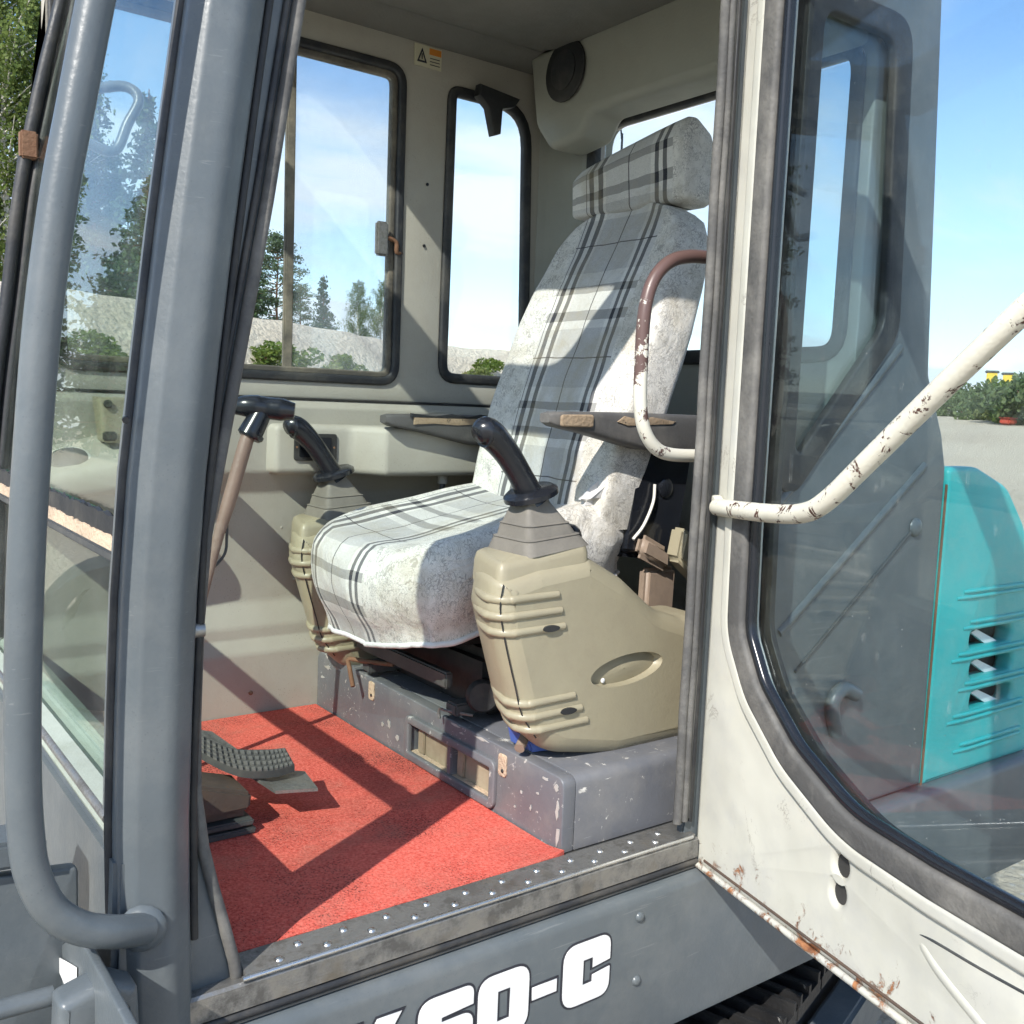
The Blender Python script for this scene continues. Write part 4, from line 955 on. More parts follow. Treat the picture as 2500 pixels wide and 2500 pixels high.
for i, pts in enumerate(([(1.58, .26, .36), (1.62, .26, .30), (1.66, .25, .27), (1.70, .25, .25)], [(1.64, .25, .25), (1.66, .25, .31), (1.68, .25, .37), (1.69, .25, .41)], [(1.62, .255, .26), (1.64, .25, .29)])):
    tube('wire', pts, .005, 'wire', SE, 6, 4)
tube('wire', [(1.66, .25, .28), (1.70, .24, .34), (1.69, .24, .40), (1.672, .25, .37)], .003, 'black', SE, 6, 5)
tube('wire', [(1.672, .245, .34), (1.668, .245, .39), (1.685, .245, .40)], .005, 'red_paint', SE, 6, 4)
for a, b, m_ in (((1.60, .20, .20), (1.78, .33, .30), 'black_matte'), ((1.66, .17, .29), (1.80, .27, .335), 'grey_dark'), ((1.55, .22, .155), (1.62, .32, .26), 'grey_dark'), ((1.70, .26, .335), (1.80, .33, .40), 'black_matte')): box('slide_block', a, b, m_, SE, .008)
for k_ in range(5):
    z_ = .30 + .02 * k_; tube('wire', [(1.56 + .03 * k_, .19, .235 + .01 * k_), (1.60 + .02 * k_, .165, .31), (1.66, .175, .345 + .012 * k_), (1.76, .19, .33 + .02 * k_)], .0032, ('black', 'grey_dark', 'wire', 'black', 'rust')[k_], SE, 6, 5)
# loose belt tongue on the cushion's rear corner
hexa('belt_pad', [Vector(v) for v in ((1.37, .365, .590), (1.46, .352, .600), (1.39, .42, .590), (1.46, .42, .600), (1.385, .365, .622), (1.450, .348, .672), (1.40, .40, .622), (1.465, .385, .672))], 'piping', SE, .016, 3)

# ------------------------------------------------------------------ joystick consoles
def make_console(label):
    rt = root('control_console', label, 'console', (1.20, .20, .15), 'joystick consoles beside the seat')
    y0, y1 = .125, .300
    prof = rl([(1.000, .497, .02), (1.085, .517, .03), (1.205, .530, .03), (1.300, .480, .10), (1.390, .412, .14), (1.470, .385, .05), (1.545, .385, .02), (1.545, .130, .03), (1.290, .128, .08), (1.130, .160, .12), (1.060, .225, .06), (1.020, .350, .08), (.992, .440, .04)], 6)
    # body: side profile swept across with a soft pinch at both faces
    rings = []
    cxp, czp = 1.22, .33
    for y, k in ((y0, .036), (y0 + .003, .024), (y0 + .009, .014), (y0 + .018, .0065), (y0 + .030, .002), (y0 + .045, .0), ((y0 + y1) / 2, .0), (y1 - .045, .0), (y1 - .030, .002), (y1 - .018, .0065), (y1 - .009, .014), (y1 - .003, .024), (y1, .036)):
        e = k
        lp = grow(prof, -e); q_ = .055 * max(0, (y - .15) / .15) ** 1.6; rings.append([Vector((a + q_ * max(0, min(1, (1.30 - a) / .25)), y, b)) for a, b in lp])
    sh = loft('shell', rings, 'console', rt, False, 50)
    # raised collar round the boot
    col_ = rl([(1.000, y0 + .016, .02), (1.210, y0 + .010, .02), (1.210, y1 - .01, .02), (1.040, y1 - .012, .03)], 5)
    cr_ = []
    for z, g_ in ((.485, .0), (.522, -.002), (.534, -.006), (.538, -.014)):
        cr_.append([Vector((a, b, z + .13 * (a - 1.10))) for a, b in grow(col_, g_)])
    loft('collar', cr_, 'console', sh, True, 45)
    # horizontal ribs wrapping the front corner
    for zr in (.462, .432, .402, .268, .242, .216):
        xf = interp([(.15, 1.14), (.225, 1.058), (.30, 1.034), (.35, 1.018), (.44, .992), (.50, 1.0)], zr) + .004
        xe = xf + (.135 if zr in (.432, .402, .242, .216) else .125)
        pts = [(xf + .045, y1 - .03, zr), (xf + .018, .22, zr), (xf, y0 + .046, zr), (xf + .001, y0 + .031, zr), (xf + .005, y0 + .020, zr), (xf + .012, y0 + .0115, zr), (xf + .022, y0 + .006, zr), (xf + .036, y0 + .003, zr + .001), (xe, y0 + .002, zr + .003)]
        tube('rib', pts, [.0070, .0085, .0085, .0085, .0085, .0085, .0085, .0075], 'console', sh, 10, 5); disc('rib_end', Vector(pts[-1]) - Vector((.002, 0, 0)), (1, 0, .03), .0074, .007, 'console', sh, 10, dome=1)
    for zr in (.405, .245):
        xs_ = interp([(.15, 1.14), (.225, 1.058), (.30, 1.034), (.35, 1.018), (.44, .992), (.50, 1.0)], zr) + .105
        s_ = loft('rib_slot', [[Vector((xs_ + .019 * math.cos(q), y0 - .0076, zr + .006 * math.sin(q))) for q in [k * math.pi / 8 for k in range(16)]], [Vector((xs_ + .019 * math.cos(q), y0 + .004, zr + .006 * math.sin(q))) for q in [k * math.pi / 8 for k in range(16)]]], 'black_matte', sh)
    # seam between the two shell halves
    sm_ = [(interp([(.15, 1.14), (.225, 1.058), (.30, 1.034), (.35, 1.018), (.44, .992), (.50, 1.0)], z) + .020, y0 + .006, z) for z in (.49, .45, .40, .35, .30, .25, .20)]
    tube('seam', [Vector(p) + Vector((-.0105, .0035, 0)) for p in sm_], .0014, 'black_matte', sh, 6, 3)
    # oval grip and round emboss on the side face
    oc = (W(1115, 1282, 'Y', y0) + W(1250, 1245, 'Y', y0)) / 2; oa = (W(1250, 1245, 'Y', y0) - W(1115, 1282, 'Y', y0)) / 2; ob = Vector((-oa.z, 0, oa.x)).normalized() * .030
    ov = [oc + oa * math.cos(q) + ob * math.sin(q) for q in [k * 2 * math.pi / 40 for k in range(41)]]
    lp0 = [(p.x, p.z) for p in rings[0]]; lp1 = [(p.x, p.z) for p in rings[-1]]; ol = [(p.x, p.z) for p in ov[:-1]]
    plate('side_face', [lp0, ol], mXZ(y0 + .0006), .0010, 'console', sh, 0, smooth=30); plate('inner_face', [lp1], mXZ(y1 - .0006), .0010, 'console', sh, 0, smooth=30)
    loft('grip_recess', [[oc + (p - oc) * k_ + Vector((0, d_, 0)) for p in ov[:-1]] for k_, d_ in ((1.005, .0004), (.975, .011), (.92, .016), (.60, .013), (.30, .011), (.02, .010))], 'console', sh, False, 42)
    disc('screw_hole', W(1137, 1284, 'Y', y0 + .013), (0, -1, 0), .005, .002, 'white', sh, 10)
    # rubber boot: stepped square tiers leaning forward
    base = Vector((1.140, .212, .540)); top = Vector((1.122, .214, .628)); tiers = []
    for f, w in ((0, .074), (.26, .062), (.27, .064), (.29, .057), (.52, .050), (.53, .052), (.55, .047), (.95, .028), (1.08, .024)):
        c = base.lerp(top, f); tl = .13 * (1 - f)
        tiers.append([Vector((c.x + a, c.y + b, c.z + tl * a)) for a, b in rrect(-w, -w * .95, w, w * .95, w * .28, 4)])
    bo = loft('boot', tiers, 'boot', rt, True, 35)
    # joystick: flange and curved grip
    up = Vector((-.42, .0, .90)).normalized()
    fl_ = disc('joystick', top + Vector((.000, 0, .006)) , Vector((-.30, 0, .95)), .052, .015, 'black', rt, 28)
    gp_ = crom([top + Vector((.004, 0, -.002)), top + Vector((-.008, 0, .016)), top + Vector((-.028, 0, .046)), top + Vector((-.060, 0, .086)), top + Vector((-.092, .0, .116)), top + Vector((-.112, 0, .124)), top + Vector((-.128, 0, .118))], 6)
    rs_ = [.034, .0250, .0230, .0240, .0270, .0280, .0150]; N = len(gp_); rg = []
    for i, (p, (t, a, b)) in enumerate(zip(gp_, frames(gp_))):
        f = i / (N - 1) * (len(rs_) - 1); k = min(int(f), len(rs_) - 2); q = rs_[k] + (rs_[k + 1] - rs_[k]) * (f - k)
        rg.append([p + (a * math.cos(2 * math.pi * j / 20) + b * math.sin(2 * math.pi * j / 20)) * q for j in range(20)])
    loft('grip', rg, 'black', fl_, True, 70)
    return rt
CN = make_console('beige joystick console nearest the open door, black grip leaning forward')
def copy_tree(o, off, parent=None):
    c = o.copy(); col.objects.link(c)
    if parent is None: c.location = Vector(o.location) + Vector(off)
    else:
        mpi = o.matrix_parent_inverse.copy(); c.parent = parent; c.matrix_parent_inverse = mpi
    for ch in o.children: copy_tree(ch, off, c)
    return c
CF = copy_tree(CN, (-.022, .775, -.022))
CF['label'] = 'beige joystick console on the far side, half hidden behind the seat cushion'
# small extras tied to the near console
kb = root('console_lever', 'round black knob peeping out behind the near joystick console', 'lever', (1.27, .27, .45))
disc('knob', (1.262, .285, .532), (.4, -.5, .75), .030, .042, 'black', kb, 20, dome=1)
tube('stalk', [(1.285, .285, .46), (1.272, .285, .535)], .010, 'black', kb, 10)
bl = root('blue_wedge', 'blue plastic wedge under the near joystick console', 'wedge', (1.20, .24, .145))
hexa('wedge_body', [Vector(v) for v in ((1.130, .19, .148), (1.28, .16, .148), (1.130, .26, .148), (1.28, .26, .148), (1.120, .20, .180), (1.28, .17, .165), (1.120, .26, .185), (1.28, .26, .170))], 'blue', bl, .004)
tube('plug', [(1.10, .190, .162), (1.135, .215, .178)], .010, 'tan', bl, 12)

# ------------------------------------------------------------------ T-handled lever
TL = root('control_lever', 'black T-handled lever on a brown tapered shaft beside the front pillar', 'lever', (.60, .75, .0))
g1, g2 = W(447, 768, 'Y', .75), W(556, 776, 'Y', .72); mid = W(495, 772, 'Y', .75)
tube('grip', [g1 + Vector((-.004, .03, 0)), g1.lerp(mid, .5) + Vector((0, .01, .004)), mid + Vector((0, 0, .003)), g2.lerp(mid, .5) + Vector((0, 0, .002)), g2], [.014, .022, .025, .023, .024, .017], 'black', TL, 16, 5)
nk0, nk1 = W(492, 780, 'Y', .75), W(470, 822, 'Y', .75)
tube('neck', [nk0, nk0.lerp(nk1, .5), nk1], [.022, .024, .026], 'black', TL, 16)
disc('collar', nk1 + Vector((.006, 0, .006)), (nk1 - nk0), .027, .012, 'black', TL, 16)
s1_, s2_ = W(463, 838, 'Y', .75), W(398, 1065, 'Y', .75)
ft = s2_ + (s2_ - s1_) * 1.2
tube('shaft', [nk1, s1_, s1_.lerp(s2_, .5), s2_, Vector((.60, .75, .0))], [.013, .0150, .0145, .010, .008], 'shaft', TL, 14, 3)
tube('cable', [W(428, 985, 'Y', .76), W(428, 1010, 'Y', .76), W(424, 1045, 'Y', .76), W(400, 1075, 'Y', .76), W(385, 1100, 'Y', .76)], .003, 'grey_dark', TL, 6, 5)

M['pad'] = paint('pedal_rubber', (0.055, 0.054, 0.053), 0.8, 0.2, (0.2, 0.18, 0.15), 0.4)
M['lug'] = paint('pedal_lug', (0.125, 0.12, 0.112), 0.85, 0.2, (0.25, 0.22, 0.18), 0.4)
# ------------------------------------------------------------------ travel pedal
PD = root('foot_pedal', 'worn travel pedal with ribbed rubber pad on a rusty bracket', 'pedal', (.64, .47, .008))
zt = .105
pl = [W(330, 1370, 'Z', .150), W(385, 1405, 'Z', .125), W(520, 1492, 'Z', .075), W(600, 1487, 'Z', .070), W(575, 1455, 'Z', .074), W(500, 1450, 'Z', .080), W(400, 1380, 'Z', .13)]
def slab(name, pts, th, mat, parent, bev=.002):
    n = len(pts); vs = [p for p in pts] + [p - Vector((0, 0, th)) for p in pts]
    fs = [tuple(range(n)), tuple(range(2 * n - 1, n - 1, -1))] + [(i, (i + 1) % n, n + (i + 1) % n, n + i) for i in range(n)]
    me = mesh_from(name, vs, fs); 
    bm = bmesh.new(); bm.from_mesh(me); bmesh.ops.triangulate(bm, faces=[f for f in bm.faces if len(f.verts) > 4]); bm.to_mesh(me); bm.free()
    return link(name, me, mat, parent, 30)
slab('pedal_plate', pl, .006, 'alu', PD)
# curved pad: far edge and near edge lines
A = [W(330, 1352, 'Z', .175), W(390, 1392, 'Z', .150), W(440, 1412, 'Z', .128), W(500, 1414, 'Z', .118), W(538, 1411, 'Z', .116)]
B = [W(330, 1385, 'Z', .165), W(390, 1425, 'Z', .140), W(452, 1452, 'Z', .112), W(510, 1454, 'Z', .102), W(556, 1443, 'Z', .102)]
A, B = crom(A, 5), crom(B, 5)
rings = [[a, b, b - Vector((0, 0, .014)), a - Vector((0, 0, .014))] for a, b in zip(A, B)]
pad = loft('pedal_pad', rings, 'pad', PD, True, 40)
for q in range(4):
    f = .12 + q * .25; rows = [(a.lerp(b, f), a.lerp(b, f + .13)) for a, b in zip(A, B)]
    for k in range(2, len(rows) - 1):
        (a, b) = rows[k]; c = a.lerp(rows[k + 1][0], .55); d = b.lerp(rows[k + 1][1], .55)
        up = Vector((0, 0, .0035)); vs = [a, b, c, d, a + up, b + up, c + up, d + up]
        hexa('pad_lug', vs, 'lug', pad, 0)
b0 = [W(330, 1440, 'Z', .07), W(470, 1478, 'Z', .07)]
hexa('pedal_bracket', [Vector(v) for v in ((.54, .42, .052), (.668, .42, .052), (.54, .52, .052), (.668, .52, .052), (.54, .42, .125), (.672, .42, .082), (.54, .52, .125), (.672, .52, .085))], 'rust_dark', PD, .006)
hexa('pedal_block', [Vector(v) for v in ((.54, .43, .040), (.66, .43, .040), (.54, .51, .040), (.66, .51, .040), (.54, .43, .054), (.66, .43, .054), (.54, .51, .054), (.66, .51, .054))], 'rust_dark', PD, .001)
for k in range(2):
    hexa('pedal_base', [Vector(v) for v in ((.52, .415 + .004 * k, .008 + .016 * k), (.678 - .004 * k, .415, .008 + .016 * k), (.52, .53, .008 + .016 * k), (.678 - .004 * k, .53, .008 + .016 * k), (.52, .415 + .004 * k, .020 + .016 * k), (.678 - .004 * k, .415, .020 + .016 * k), (.52, .53, .020 + .016 * k), (.678 - .004 * k, .53, .020 + .016 * k))], 'grey_dark', PD, .003)
# round post head standing on the side trim behind the seat
ps = root('lever_post', 'short pale round post head behind the seat cushion by the far wall', 'post', (1.38, 1.0, .50))
p = W(835, 898, 'Y', 1.0); tube('post_head', [p + Vector((0, 0, -.02)), p + Vector((0, 0, .012))], [.014, .013], 'beige', ps, 14)
tube('post_stem', [p + Vector((0, 0, -.36)), p + Vector((0, 0, -.02))], .008, 'grey_dark', ps, 8)
# thin whip aerial behind the rear window
an = [W(1172, 300, 'X', 2.4), W(1173, 262, 'X', 2.4), W(1170, 232, 'X', 2.4)]
tube('aerial', [an[0] + Vector((0, 0, -.9))] + an, [.006, .004, .003], 'black', EX, 6, 4)

# ------------------------------------------------------------------ vegetation
def leaf_mesh(name, C, size, rng, mat, flat=0.0, long=1.6, drop=None):
    """one small folded quad per point; C: n x 3"""
    n = len(C); a = rng.normal(size=(n, 3)); 
    if flat: a[:, 2] *= (1 - flat)
    a /= np.linalg.norm(a, axis=1)[:, None] + 1e-9
    if drop is not None: a = a * (1 - drop) + np.array([0, 0, -1.0]) * drop; a /= np.linalg.norm(a, axis=1)[:, None]
    b = np.cross(a, rng.normal(size=(n, 3))); b /= np.linalg.norm(b, axis=1)[:, None] + 1e-9
    s = size * rng.uniform(.6, 1.35, (n, 1))
    V = np.concatenate([C - a * s * long / 2, C + b * s * .5, C + a * s * long / 2, C - b * s * .5], axis=1).reshape(-1, 3)
    me = bpy.data.meshes.new(name); me.vertices.add(4 * n); me.vertices.foreach_set('co', V.ravel())
    me.loops.add(4 * n); me.loops.foreach_set('vertex_index', np.arange(4 * n, dtype=np.int32))
    me.polygons.add(n); me.polygons.foreach_set('loop_start', np.arange(0, 4 * n, 4, dtype=np.int32))
    me.update(calc_edges=True); me.validate(); me.materials.append(M[mat]); return me
def limb_mesh(name, segs, mat):
    vs = []; fs = []
    for pts, r0, r1, k in segs:
        pts = [Vector(p) for p in pts]; b0 = len(vs)
        for i, (p, (t, a, b)) in enumerate(zip(pts, frames(pts))):
            r = r0 + (r1 - r0) * i / (len(pts) - 1)
            vs += [p + (a * math.cos(2 * math.pi * j / k) + b * math.sin(2 * math.pi * j / k)) * r for j in range(k)]
        for i in range(len(pts) - 1):
            for j in range(k): fs.append((b0 + i * k + j, b0 + i * k + (j + 1) % k, b0 + (i + 1) * k + (j + 1) % k, b0 + (i + 1) * k + j))
    me = bpy.data.meshes.new(name); me.from_pydata([tuple(v) for v in vs], [], fs); me.materials.append(M[mat])
    me.polygons.foreach_set('use_smooth', [True] * len(me.polygons)); return me
def tree_meshes(kind, h, seed, dens=1.0):
    rng = np.random.default_rng(seed); rr = random.Random(seed); segs = []; C = []
    lean = Vector((rr.uniform(-.03, .03), rr.uniform(-.03, .03), 1))
    trunk = [Vector((lean.x * z + .012 * h * mnoise.noise(Vector((seed, z * .25, 0))), lean.y * z + .012 * h * mnoise.noise(Vector((seed + 9, z * .25, 0))), z)) for z in np.linspace(-.6, h, 14)]
    def tp(z):
        f = max(0, min(12.999, (z + .6) / (h + .6) * 13)); i = int(f); return trunk[i].lerp(trunk[i + 1], f - i)
    if kind == 'spruce':
        segs.append((trunk, h * .014, .02, 7)); z = h * .06
        while z < h * .985:
            f = z / h; L = h * .20 * (1 - f) ** .85 * rr.uniform(.7, 1.2) + .15
            for _ in range(rr.randint(4, 6)):
                a = rr.uniform(0, 2 * math.pi); d = Vector((math.cos(a), math.sin(a), 0)); p = tp(z); L2 = L * rr.uniform(.6, 1.1)
                pts = [p, p + d * L2 * .5 + Vector((0, 0, -.10 * L2)), p + d * L2 + Vector((0, 0, -.18 * L2 + .1 * f))]
                segs.append((pts, .035 * (1 - f) + .01, .006, 3)); m = int(max(10, L2 * 34 * dens))
                for q in range(m):
                    t = rr.uniform(.12, 1.02); b = pts[0].lerp(pts[1], t * 2) if t < .5 else pts[1].lerp(pts[2], t * 2 - 1)
                    C.append(b + Vector((rr.gauss(0, .10 + .12 * L2 * .4), rr.gauss(0, .10 + .12 * L2 * .4), rr.gauss(-.10, .11))))
            z += h * .026 * rr.uniform(.8, 1.2)
        return limb_mesh('trunk', segs, 'pine_bark'), leaf_mesh('crown', np.array([tuple(c) for c in C]), .135, rng, 'spruce_leaf', .3, 1.9, .25)
    if kind == 'pine':
        segs.append((trunk, h * .014, .03, 7)); z = h * .42
        while z < h * .99:
            f = (z / h - .42) / .58; L = h * (.17 * math.sin(math.pi * min(1, .18 + f * .80)) + .03)
            for _ in range(rr.randint(2, 4)):
                a = rr.uniform(0, 2 * math.pi); d = Vector((math.cos(a), math.sin(a), rr.uniform(.05, .5))); p = tp(z); L2 = L * rr.uniform(.6, 1.15)
                e = p + d * L2; segs.append(([p, p.lerp(e, .5) + Vector((0, 0, -.05 * L2)), e], .05, .012, 3))
                for cl in range(rr.randint(3, 5)):
                    cc = p.lerp(e, rr.uniform(.45, 1.05)) + Vector((rr.gauss(0, .25), rr.gauss(0, .25), rr.gauss(.08, .12)))
                    for q in range(int(28 * dens)): C.append(cc + Vector((rr.gauss(0, .26), rr.gauss(0, .26), rr.gauss(0, .13))))
            z += h * .030 * rr.uniform(.7, 1.3)
        return limb_mesh('trunk', segs, 'pine_bark'), leaf_mesh('crown', np.array([tuple(c) for c in C]), .12, rng, 'pine_leaf', .1, 1.9)
    # birch: ascending limbs, hanging twigs
    segs.append((trunk, h * .0105, .015, 8)); z = h * .20
    while z < h * .98:
        f = (z / h - .20) / .80; L = h * .19 * (math.sin(math.pi * min(1, .20 + f * .78)) + .12)
        for _ in range(rr.randint(2, 3)):
            a = rr.uniform(0, 2 * math.pi); p = tp(z); L2 = L * rr.uniform(.55, 1.15)
            d = Vector((math.cos(a), math.sin(a), rr.uniform(.5, 1.1))).normalized()
            e = p + d * L2; pts = [p, p.lerp(e, .5) + Vector((0, 0, .06 * L2)), e]
            segs.append((pts, .03 + .015 * (1 - f), .008, 4))
            for tw in range(int(5 + L2 * 4)):
                b = p.lerp(e, rr.uniform(.25, 1.05)); dl = rr.uniform(.4, 1.3) * (.5 + L2 * .22); o_ = Vector((rr.gauss(0, .25), rr.gauss(0, .25), 0)) * L2 * .45
                for q in range(int(20 * dens)):
                    t = rr.random(); C.append(b + o_ * t + Vector((rr.gauss(0, .12), rr.gauss(0, .12), -dl * t ** 1.5 + rr.gauss(.05, .12))))
        z += h * .024 * rr.uniform(.7, 1.3)
    return limb_mesh('trunk', segs, 'birch_bark'), leaf_mesh('crown', np.array([tuple(c) for c in C]), .085, rng, 'birch_leaf', .0, 1.35)
LIB = {k: tree_meshes(*k) for k in [('birch', 14.0, 1), ('birch', 13.0, 2), ('spruce', 12.0, 3), ('spruce', 10.0, 4), ('pine', 13.0, 5), ('pine', 12.0, 6)]}
def tree(nm, key, x, y, height, rot, label, group, z=None):
    sc_ = height / key[1]; z = gh(x, y) if z is None else z
    rt = root(nm, label, 'tree', (x, y, z), group); rt.scale = (sc_, sc_, sc_); rt.rotation_euler[2] = rot
    for n_, me in zip(('trunk', 'crown'), LIB[key]):
        o = bpy.data.objects.new(n_, me); col.objects.link(o); o.parent = rt
    return rt
def polar(px, dist):
    """place on the ground seen in the direction of photo column px, dist metres away"""
    az = math.atan((px * S - 1250) / FPX) + YAW; return math.sin(az) * dist, math.cos(az) * dist - 1.25
B1, B2, S1, S2, P1, P2 = ('birch', 14.0, 1), ('birch', 13.0, 2), ('spruce', 12.0, 3), ('spruce', 10.0, 4), ('pine', 13.0, 5), ('pine', 12.0, 6)
T = [('birch_tree', B1, 26, 42, 17.5, .3, 'tall birch with a white trunk at the left edge of the picture'),
     ('birch_tree', B2, 92, 44, 15.0, 1.9, 'feathery birch just right of the tall birch at the left edge'),
     ('birch_tree', B1, -60, 42, 16.0, 4.0, 'birch reflected in the windscreen, standing left of the tall edge birch'),
     ('spruce_tree', S1, 40, 50, 10.0, .9, 'dark spruce low between the left edge birches'),
     ('spruce_tree', S1, 175, 44, 12.5, 1.2, 'dark spruce behind the grey handrail'),
     ('spruce_tree', S2, 260, 42, 11.5, 2.0, 'dark spruce showing through the windscreen beside the front pillar'),
     ('pine_tree', P1, 330, 50, 9.0, 3.0, 'tall pine hidden mostly by the front pillar'),
     ('spruce_tree', S1, 400, 48, 8.0, 4.4, 'spruce behind the right edge of the front pillar'),
     ('spruce_tree', S2, 476, 46, 6.6, 5.0, 'dark spruce at the left end of the far window'),
     ('pine_tree', P2, 517, 52, 7.6, 1.1, 'slender pine left of the dark window mullion'),
     ('pine_tree', P1, 560, 58, 6.0, 2.4, 'low pine directly behind the window mullion'),
     ('spruce_tree', S2, 600, 55, 6.2, .2, 'pointed spruce right of the window mullion'),
     ('birch_tree', B2, 668, 52, 5.6, 2.8, 'broad leafy tree in the middle of the sliding pane'),
     ('birch_tree', B1, 705, 54, 5.9, 3.6, 'broad leafy tree under the window latch'),
     ('spruce_tree', S1, 130, 58, 13.0, 2.2, 'spruce in the second row just right of the handrail'),
     ('spruce_tree', S2, 215, 57, 12.5, 3.9, 'spruce in the second row behind the windscreen'),
     ('spruce_tree', S1, 290, 60, 12.0, 5.2, 'spruce in the second row beside the front pillar'),
     ('spruce_tree', S1, 738, 58, 4.8, 5.6, 'small spruce at the right end of the sliding pane')]
for nm, key, px, dist, hgt, rot, lab in T:
    x, y = polar(px, dist); tree(nm, key, x, y, hgt, rot, lab, 'trees behind the yard')
# trees ahead of the machine that the windscreen mirrors
for i, (nm, key, x, y, hgt, rot, lab) in enumerate([
    ('spruce_tree', S1, -4.5, 30.0, 8.5, .5, 'tall dark spruce mirrored in the windscreen above the bank'),
    ('spruce_tree', S2, -7.5, 32.0, 9.5, 1.5, 'broad dark spruce mirrored in the windscreen beside the handrail'),
    ('birch_tree', B2, -2.2, 26.0, 8.0, 2.2, 'leaning birch whose pale trunk is mirrored in the windscreen'),
    ('pine_tree', P1, -10.5, 31.0, 9.5, 3.3, 'tall pine mirrored at the left of the windscreen'),
    ('spruce_tree', S2, -1.0, 44.0, 12.0, 1.1, 'second row spruce mirrored right in the windscreen'),
    ('spruce_tree', S1, -6.0, 45.0, 12.5, 2.7, 'second row spruce mirrored in the middle of the windscreen'),
    ('spruce_tree', S2, -10.5, 46.0, 13.0, 3.7, 'second row spruce mirrored left of the middle'),
    ('spruce_tree', S1, -13.5, 36.0, 11.0, 4.1, 'far spruce mirrored at the left of the windscreen')]):
    tree(nm, key, x, y, hgt, rot, lab, 'trees ahead of the machine')

def bush_mesh(seed, n, rx, ry, rz, size, mat):
    rng = np.random.default_rng(seed); k = 13; cen = np.column_stack([rng.normal(0, rx * .62, k), rng.normal(0, ry * .62, k), rng.uniform(.12, .85, k) * rz])
    idx = rng.integers(0, k, n); d = rng.normal(size=(n, 3)); d /= np.linalg.norm(d, axis=1)[:, None]; q = rng.uniform(.35, 1.05, (n, 1)) ** .5
    C = cen[idx] + d * q * np.array([rx, ry, rz]) * .34; C[:, 2] = np.abs(C[:, 2])
    return leaf_mesh('foliage', C, size, rng, mat)
def stem_mesh(seed, rz):
    rr = random.Random(seed); return limb_mesh('stem', [([(0, 0, -.2), (rr.uniform(-.1, .1), rr.uniform(-.1, .1), rz * .4), (rr.uniform(-.4, .4), rr.uniform(-.4, .4), rz * .8)], .03, .008, 4) for _ in range(5)], 'pine_bark')
BL = [(bush_mesh(s, 2200, 1.0, 1.0, 1.0, .10, m), stem_mesh(s, 1.0)) for s, m in ((11, 'bush_leaf'), (12, 'bush_leaf'), (13, 'bush_dark'), (14, 'bush_dark'), (15, 'weed_leaf'))]
def bush(nm, v, x, y, s, sz, rot, label, group, z=None):
    rt = root(nm, label, 'bush', (x, y, (gh(x, y) if z is None else z) - .05), group); rt.scale = (s, s, sz); rt.rotation_euler[2] = rot
    for n_, me in zip(('foliage', 'stem'), BL[v]):
        o = bpy.data.objects.new(n_, me); col.objects.link(o); o.parent = rt
rr = random.Random(21)
# low green growth along the foot of the bank
ORD = ['first', 'second', 'third', 'fourth', 'fifth', 'sixth', 'seventh', 'eighth', 'ninth', 'tenth', 'eleventh', 'twelfth', 'thirteenth', 'fourteenth', 'fifteenth', 'sixteenth']
for i in range(16):
    k = i / 15 * (len(cr) - 2) * .60; p = cr[int(k)]; t = (cr[int(k) + 1] - cr[max(0, int(k) - 1)]).normalized(); nrm = Vector((t.y, -t.x, 0))
    of_ = rr.uniform(1.3, 2.9); q = p + nrm * of_; s = rr.uniform(.75, 1.2); v = (0, 1, 4, 0, 2, 1)[i % 6]
    kind = {0: 'bright green', 1: 'leafy green', 2: 'dark green', 4: 'pale weedy'}[v]
    bush('low_bush', v, q.x, q.y, s, s * rr.uniform(.62, .85), rr.uniform(0, 6), kind + ' low bush at the foot of the sandy bank, ' + ORD[i] + ' from the left', 'bushes at the foot of the bank', gh(q.x, q.y) + (p.z - gh(q.x, q.y)) * interp([(1.0, .66), (1.9, .38), (2.8, .14), (3.8, .0)], of_))
# hedge of shrubs on the far right horizon
for i, (px, dist, s, v, lab) in enumerate([(1800, 58, .9, 2, 'dark shrub nearest the cab on the right horizon'), (1822, 60, 1.2, 3, 'rounded shrub left of the yellow machine'), (1843, 63, 1.5, 2, 'taller shrub just left of the yellow machine'),
        (1862, 50, .8, 4, 'pale dry shrub below the yellow machine'), (1884, 48, .8, 4, 'pale dry shrub right below the yellow machine'), (1900, 47, 1.3, 3, 'dark shrub right of the yellow machine'), (1922, 45, 1.5, 0, 'bright green shrub at the right picture edge'),
        (1948, 44, 1.5, 2, 'dark shrub cut by the right picture edge')]):
    x, y = polar(px, dist); bush('shrub', v, x, y, s, s * 1.15, i * 1.3, lab, 'shrubs on the right horizon')
# distant machine standing behind the shrubs, and a low red thing at their foot
x, y = polar(1846, 68); z = gh(x, y) - .75
rx_, ry_ = math.cos(YAW + .45), -math.sin(YAW + .45)
DM = root('distant_machine', 'tiny yellow and white machine on a turquoise base beyond the right shrubs', 'machine', (x, y, z))
def dbox(nm, a0, a1, z0, z1, m, dpt=.7):
    vs = []
    for zz_ in (z0, z1):
        for d_ in (-dpt, dpt):
            for a_ in (a0, a1): vs.append(Vector((x + rx_ * a_ - ry_ * d_, y + ry_ * a_ + rx_ * d_, z + zz_)))
    return hexa(nm, vs, m, DM, .04)
dbox('base', -.9, 1.0, .3, 2.0, 'teal'); dbox('body', -1.0, .15, 2.0, 2.75, 'white'); dbox('yellow_box', -.15, .45, 2.9, 3.55, 'yellow', .4); dbox('box_lid', -.25, .55, 3.55, 3.68, 'grey_dark', .45)
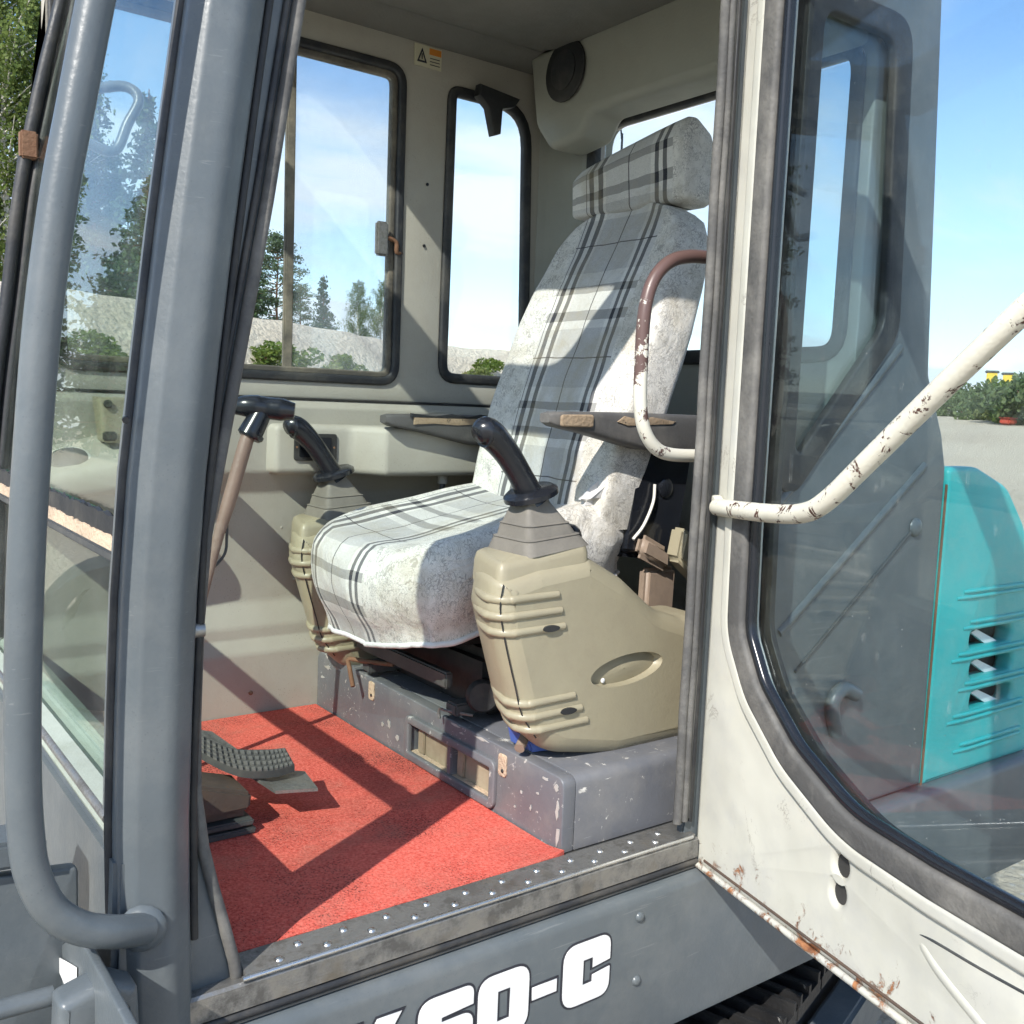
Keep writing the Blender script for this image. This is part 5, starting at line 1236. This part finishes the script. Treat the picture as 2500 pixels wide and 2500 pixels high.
dbox('yellow_box', .75, 1.35, 2.85, 3.45, 'yellow', .4); dbox('box_lid', .65, 1.45, 3.45, 3.58, 'grey_dark', .45); dbox('mast', .1, .6, 1.9, 2.9, 'yellow', .3); dbox('mast', .85, 1.2, 1.6, 2.85, 'grey_dark', .2)
x2, y2 = polar(1889, 43); z2 = gh(x2, y2)
rd = root('red_crate', 'small red shape at the foot of the right shrubs', 'crate', (x2, y2, z2))
box('crate_body', (x2 - .30, y2 - .2, z2), (x2 + .30, y2 + .2, z2 + .22), 'red_paint', rd, .05); box('crate_rim', (x2 - .33, y2 - .23, z2 + .22), (x2 + .33, y2 + .23, z2 + .26), 'red_paint', rd, .02)

# ------------------------------------------------------------------ digging bucket resting on the gravel ahead of the cab, which the lower windscreen mirrors
def mirrored(px, py, dist):
    d = (_r2 * ((px - 1250) / FPX) - _u2 * ((py - 1250) / FPX) + _f); xg = .352
    p = CAM + d * ((xg - CAM.x) / d.x); d2 = Vector((-d.x, d.y, d.z)); return p + d2 * dist
zq = lambda zx, zy: (.2796 * zx, 1240 + .2795 * zy)
bt = mirrored(*zq(900, 1575), 0.0); dd_ = mirrored(*zq(900, 1575), 1.0) - bt; BD = (gh(-.6, 4.0) - bt.z) / dd_.z
BK = root('digging_bucket', 'curved grey digging bucket on the gravel, mirrored in the lower windscreen', 'bucket', tuple(bt + dd_ * BD))
ax_ = Vector((-.22, .975, 0)).normalized()
def slab_from(nm, zp, depth, m, par, lift=0.0):
    a = [mirrored(*zq(*p), BD) + ax_ * lift for p in zp]; n = len(a)
    b = [p + ax_ * depth for p in a]
    fs = [(i, (i + 1) % n, n + (i + 1) % n, n + i) for i in range(n)]
    me = mesh_from(nm, a + b, fs + [tuple(range(n)), tuple(range(2 * n - 1, n - 1, -1))])
    bm = bmesh.new(); bm.from_mesh(me); bmesh.ops.triangulate(bm, faces=[f for f in bm.faces if len(f.verts) > 4]); bm.to_mesh(me); bm.free()
    return link(nm, me, m, par, 30)
slab_from('side_plate', [(830, 600), (780, 790), (660, 960), (560, 1000), (500, 1090), (560, 1240), (650, 1360), (770, 1480), (860, 1560), (970, 1580), (1250, 1580), (1300, 600), (1000, 430)], .55, 'grey_dark', BK)
arc = [(1050, 320), (850, 390), (700, 480), (590, 590), (500, 720), (460, 850), (455, 970), (480, 1080)]
inn = [(1060, 500), (850, 545), (770, 620), (720, 690), (690, 790), (680, 900), (690, 980), (640, 1060)]
for k in range(7): slab_from('back_plate', [arc[k], arc[k + 1], inn[k + 1], inn[k]], .55, 'grey_dark', BK, .002 * (k % 2))
